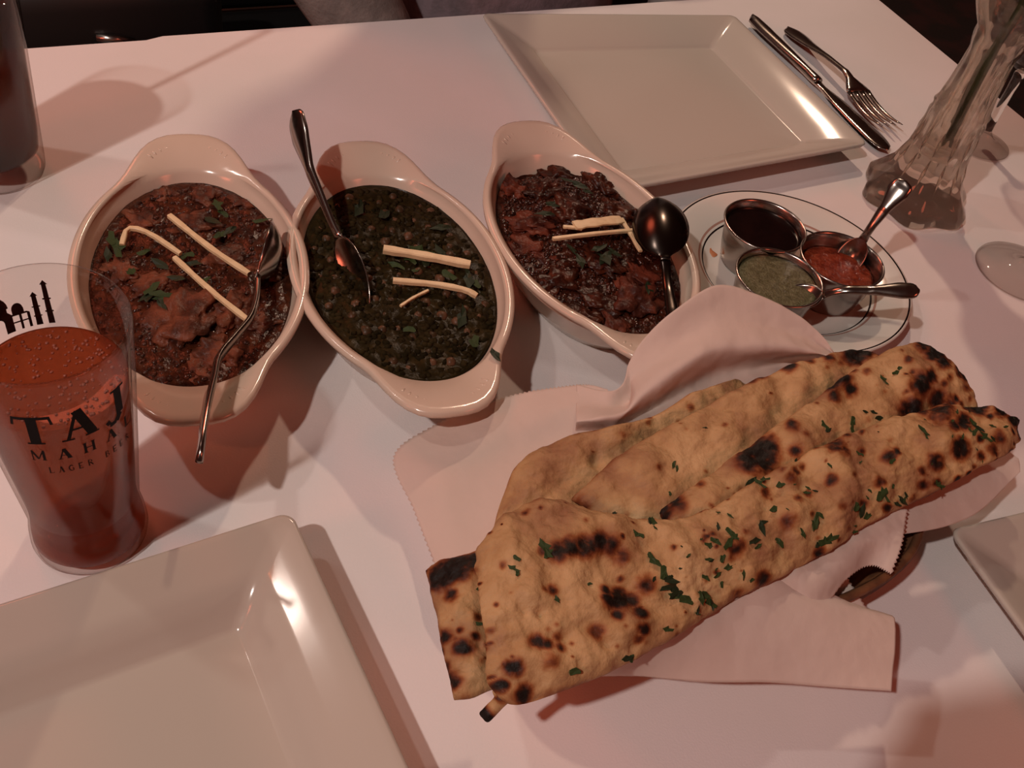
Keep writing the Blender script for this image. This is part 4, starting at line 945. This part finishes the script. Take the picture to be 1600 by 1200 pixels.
L1_ = ((845, 868, 11), (850, 878, 8), (804, 888, 6), (800, 903, 6), (806, 908, 5), (864, 945, 5), (888, 1054, 8), (970, 1032, 7), (976, 1030, 6), (1015, 827, 8), (1008, 822, 6), (992, 846, 8), (956, 811, 4), (1013, 878, 8), (1018, 888, 9), (1028, 902, 10), (1036, 912, 10), (1042, 922, 11), (1052, 930, 11), (1060, 940, 11), (1046, 934, 9), (1090, 932, 9), (1100, 940, 9), (1082, 938, 7), (1106, 946, 6), (1025, 984, 6), (1065, 880, 4), (1100, 862, 8), (1108, 858, 8), (1128, 858, 9), (1136, 842, 9), (1142, 848, 8), (1168, 852, 8), (1172, 858, 6), (1183, 830, 9), (1186, 822, 6), (1212, 850, 9), (1207, 802, 9), (1170, 757, 11), (1180, 762, 8), (1190, 755, 6), (1215, 766, 9), (1268, 816, 11), (1262, 822, 10), (1272, 808, 7), (1280, 846, 11), (1288, 842, 9), (1272, 852, 7), (1322, 798, 9), (1335, 803, 10), (1344, 808, 8), (1358, 779, 11), (1366, 776, 9), (1400, 783, 8), (1406, 776, 6), (1390, 790, 6), (1432, 685, 9), (1436, 690, 7), (1512, 672, 9), (1516, 682, 9), (1524, 690, 9), (1508, 688, 7), (1535, 692, 6), (1540, 676, 5), (1450, 760, 7), (1243, 722, 4), (1338, 718, 6), (1380, 730, 6), (1243, 838, 6), (1100, 880, 5), (1095, 905, 6), (1130, 890, 7), (1115, 900, 6), (1120, 915, 5), (1075, 955, 5), (1150, 900, 6), (1118, 878, 7))
B1 = ((820, 935, 26, 3.5), (900, 850, 40, 2.5), (965, 985, 28, 3.5), (850, 1040, 24, 3), (800, 880, 24, 1.5), (905, 960, 30, 2), (1055, 880, 22, 2.5), (1120, 850, 20, 2), (1160, 910, 18, 2), (1230, 800, 22, 2.5), (1300, 740, 26, 2.5), (1380, 720, 22, 2), (1460, 700, 24, 2.5), (1520, 680, 18, 2), (1250, 765, 10, -2), (1215, 785, 10, -2), (840, 965, 8, -2.5), (815, 960, 8, -1.5), (880, 1000, 12, -1.5), (935, 1010, 10, -1.5), (1010, 860, 20, -1.5), (1005, 1000, 14, -1.2))
fn = naan('naan', 'long front naan strewn with chopped cilantro and brown char spots', t1, b1_, 90, 260, 5, .45, spots=S1, bumps=B1, leaves=L1_, seed=5.5, speck=120, rl=45, edgechar=.55, rscale=46)
tp0 = [(770, 1075, 6.9), (775, 1085, 6.7), (768, 1098, 6.3), (757, 1112, 6.0), (752, 1120, 5.9)]
tp1 = [(800, 1090, 6.9), (795, 1094, 6.7), (782, 1104, 6.3), (768, 1118, 6.0), (757, 1126, 5.9)]
loft('torn_tip', [tp0, mid(tp0, tp1, .5, .15), tp1], 16, 30, M_naan, fn, .004, 1, rough=.0004, spots=((756, 1116, 11, 1.3), (785, 1085, 6, .6)), char=True, pillow=.001, seed=6.6)[0]['label'] = 'torn tip of the naan, burnt black at its end'

# ------------------------------------------------------------------ beyond the far edge: bench, person, bag
NV = -NVR
def off(px, out_, z):
    p = U(px, 20); k = (p-CORNER).dot(EU); q = CORNER+EU*k+NV*out_; q.z = z; return q
pm = frame(EU, (0, 0, 1), off(985, .22, 0))
bn = thing('bench', 'black vinyl bench behind the far table edge', 'bench', mw=pm)
add('seat', bevel_mesh(box(-1.1, -.08, .34, .5, .40, .45), M_black, .03), bn)
add('backrest', bevel_mesh(box(-1.1, .36, .45, .5, .46, 1.05), M_black, .03), bn)
add('base', bevel_mesh(box(-1.05, -.02, 0, .45, .40, .34), M_black, .01), bn)

M_shirt = mat('grey_lilac_knit', (0.26, 0.21, 0.235), .9, spec=.1, col2=(0.19, 0.16, 0.175), nscale=60, bump=.3, bscale=300)
M_sleeve = mat('dull_teal_grey_jacket', (0.30, 0.29, 0.275), .9, spec=.1, col2=(0.22, 0.22, 0.21), nscale=50, bump=.3, bscale=300)
M_skin = mat('skin', (0.40, 0.22, 0.16), .55)
M_trous = mat('dark_trousers', (0.02, 0.02, 0.026), .85)
M_hair = mat('dark_hair', (0.012, 0.009, 0.008), .5, bump=.4, bscale=400)
def skin(name, joints, edges, m, parent, sub=2):
    me = bpy.data.meshes.new(name); me.from_pydata([j[0] for j in joints], edges, [])
    o = bpy.data.objects.new(name, me); COL.objects.link(o)
    md = o.modifiers.new('s', 'SKIN'); md.use_smooth_shade = True; md.branch_smoothing = .6
    for i, j in enumerate(joints):
        r = j[1] if isinstance(j[1], tuple) else (j[1], j[1]); me.skin_vertices[0].data[i].radius = r
    me.skin_vertices[0].data[0].use_root = True
    ss = o.modifiers.new('u', 'SUBSURF'); ss.levels = sub; ss.render_levels = sub
    dg = bpy.context.evaluated_depsgraph_get(); ev = o.evaluated_get(dg); m2 = bpy.data.meshes.new_from_object(ev)
    o.modifiers.clear(); o.data = m2; m2.materials.clear(); m2.materials.append(m); bpy.data.meshes.remove(me)
    m2.polygons.foreach_set('use_smooth', [True]*len(m2.polygons))
    o.parent = parent; return o
def hand(parent, wrist, fwd, palm, side, m, scale=1.0):
    """five fingers on a palm: fwd = towards the fingertips, palm = the way the palm faces, side = towards the thumb"""
    w_, f, p, t = Vector(wrist), Vector(fwd).normalized(), Vector(palm).normalized(), Vector(side).normalized()
    js = [(w_, (.026, .020)), (w_+f*.045*scale, (.038, .015)), (w_+f*.080*scale, (.036, .013))]; es = [(0, 1), (1, 2)]
    for k, l in enumerate((.88, 1.0, .94, .74)):
        b0 = w_+f*.088*scale+t*(.030-.020*k)*scale; i0 = len(js)
        js += [(b0, .0090), (b0+f*.030*l*scale+p*.008, .0085), (b0+f*.048*l*scale+p*.026*scale, .0080), (b0+f*.050*l*scale+p*.046*l*scale, .0070)]; es += [(2, i0), (i0, i0+1), (i0+1, i0+2), (i0+2, i0+3)]
    i0 = len(js); b0 = w_+f*.030*scale+t*.030*scale
    js += [(b0, .0125), (b0+f*.025+t*.020+p*.012, .0105), (b0+f*.050+t*.026+p*.026, .0085)]; es += [(1, i0), (i0, i0+1), (i0+1, i0+2)]
    return skin('hand', js, es, m, parent, 1)
def figure(label, pm, m_top, m_sleeve, elbows, wrists, hands, group=None):
    r = thing('person', label, 'person', mw=pm)
    J = [((0, .14, .53), (.15, .11)), ((0, .13, .68), (.145, .105)), ((0, .15, .86), (.155, .105)), ((0, .16, .99), (.12, .085)), ((0, .155, 1.08), .052), ((0, .13, 1.15), .062), ((0, .115, 1.23), (.078, .095)), ((0, .12, 1.31), (.068, .08))]
    Ed = [(0, 1), (1, 2), (2, 3), (3, 4), (4, 5), (5, 6), (6, 7)]
    for k, s in enumerate((-1, 1)):
        n = len(J); J += [((s*.17, .16, 1.0), .056), (elbows[k], .042), (wrists[k], .030)]; Ed += [(3, n), (n, n+1), (n+1, n+2)]
    for s in (-1, 1):
        n = len(J); J += [((s*.10, .05, .52), .085), ((s*.13, -.30, .53), .062), ((s*.13, -.30, .10), .042)]; Ed += [(0, n), (n, n+1), (n+1, n+2)]
    skin('body', J, Ed, M_skin, r)
    skin('top', [((0, .14, .56), (.168, .125)), ((0, .13, .68), (.166, .124)), ((0, .15, .86), (.170, .120)), ((0, .16, 1.0), (.125, .092)), ((0, .158, 1.05), .062), ((-.10, .16, 1.0), .078), ((-.185, .155, .985), .074), ((.10, .16, 1.0), .078), ((.185, .155, .985), .074)], [(0, 1), (1, 2), (2, 3), (3, 4), (3, 5), (5, 6), (3, 7), (7, 8)], m_top, r)
    for k, s in enumerate((-1, 1)):
        sh = Vector((s*.16, .16, 1.005)); e = Vector(elbows[k]); wv = Vector(wrists[k])
        skin('sleeve', [(sh, .072), (sh.lerp(e, .5), .062), (e, .056), (e.lerp(wv, .55), .047), (e.lerp(wv, .93), .040)], [(0, 1), (1, 2), (2, 3), (3, 4)], m_sleeve, r)
        skin('trouser_leg', [((s*.10, .10, .53), .098), ((s*.12, -.1, .535), .085), ((s*.13, -.31, .53), .075), ((s*.13, -.31, .3), .062), ((s*.13, -.31, .09), .055)], [(0, 1), (1, 2), (2, 3), (3, 4)], M_trous, r)
        skin('shoe', [((s*.13, -.29, .04), .042), ((s*.13, -.36, .035), .042), ((s*.13, -.45, .03), .032)], [(0, 1), (1, 2)], M_black, r)
        hand(r, wrists[k], *hands[k], M_skin)
        part('ear', ([v+Vector((s*.080, .125, 1.225)) for v in ico(2, .02, .1, 3, (.4, .8, 1.3))[0]], ico(2, .02, .1, 3)[1]), M_skin, r)
        part('eye', ([v+Vector((s*.030, .030, 1.24)) for v in ico(2, .011, 0, 3)[0]], ico(2, .011, 0, 3)[1]), M_print, r)
    skin('hair', [((0, .15, 1.25), (.085, .09)), ((0, .14, 1.32), (.080, .085)), ((0, .125, 1.365), (.055, .06))], [(0, 1), (1, 2)], M_hair, r)
    part('nose', ([v+Vector((0, .016, 1.215)) for v in ico(2, .014, .05, 3, (.7, 1, 1.5))[0]], ico(2, .01, 0, 3)[1]), M_skin, r)
    part('mouth', ([v+Vector((0, .032, 1.175)) for v in ico(2, .018, .02, 3, (1.2, .5, .3))[0]], ico(2, .01, 0, 3)[1]), M_petal, r)
    return r
pm = frame(EU, (0, 0, 1), off(915, .055, 0))
figure('person in a grey top seated close behind the far table edge', pm, M_shirt, M_sleeve, [(-.25, .05, .80), (.25, .05, .80)], [(-.15, .0, .635), (.15, .0, .635)],
       [((.75, -.45, -.3), (0, .3, -1), (.3, -.9, 0)), ((-.75, -.45, -.3), (0, .3, -1), (-.3, -.9, 0))])
# the diner who takes the picture: holds a phone up at the near edge, outside the view
campos = Vector((0, 0, T+HC)); bkw = -cf
ctr = campos + bkw*.012 + cx*.040 + cd*.022
ph = thing('smartphone', 'black smartphone held up over the near table edge', 'phone', mw=frame(cx, bkw, ctr))
add('phone_body', bevel_mesh(box(-.069, -.0335, 0, .069, .0335, .008), M_black, .003), ph)
pb_ = campos + NVR*.30 + EU*.02; pb_.z = 0
pm2 = frame(-EU, (0, 0, 1), pb_); iv = pm2.inverted(); iv3 = iv.to_3x3()
wr = iv @ (ctr + cx*.100 + cd*.085 + bkw*.060); wl = iv @ (ctr - cx*.100 + cd*.085 + bkw*.060)
figure('person seated at the near table edge holding up a smartphone', pm2, M_trous, M_trous, [(-.27, .02, .90), (.27, .02, .90)], [tuple(wr), tuple(wl)],
       [(iv3 @ (-cx*.25-cd*.95-bkw*.15), iv3 @ (-cx), iv3 @ (bkw-cx*.2)), (iv3 @ (cx*.25-cd*.95-bkw*.15), iv3 @ cx, iv3 @ (bkw+cx*.2))])

bg = U(160, 30, -.16)
bag = thing('handbag', 'black handbag on the bench with a small shiny clasp', 'bag', mw=frame(EU, (0, 0, 1), Vector((bg.x, bg.y, .45))))
add('bag_body', bevel_mesh(box(-.16, 0, 0, .14, .12, .18), M_black, .03), bag)
part('clasp', tube([(-.01, -.004, .12), (.012, -.006, .118), (.03, -.004, .112)], .005, 8), M_cup, bag, label='shiny metal clasp')
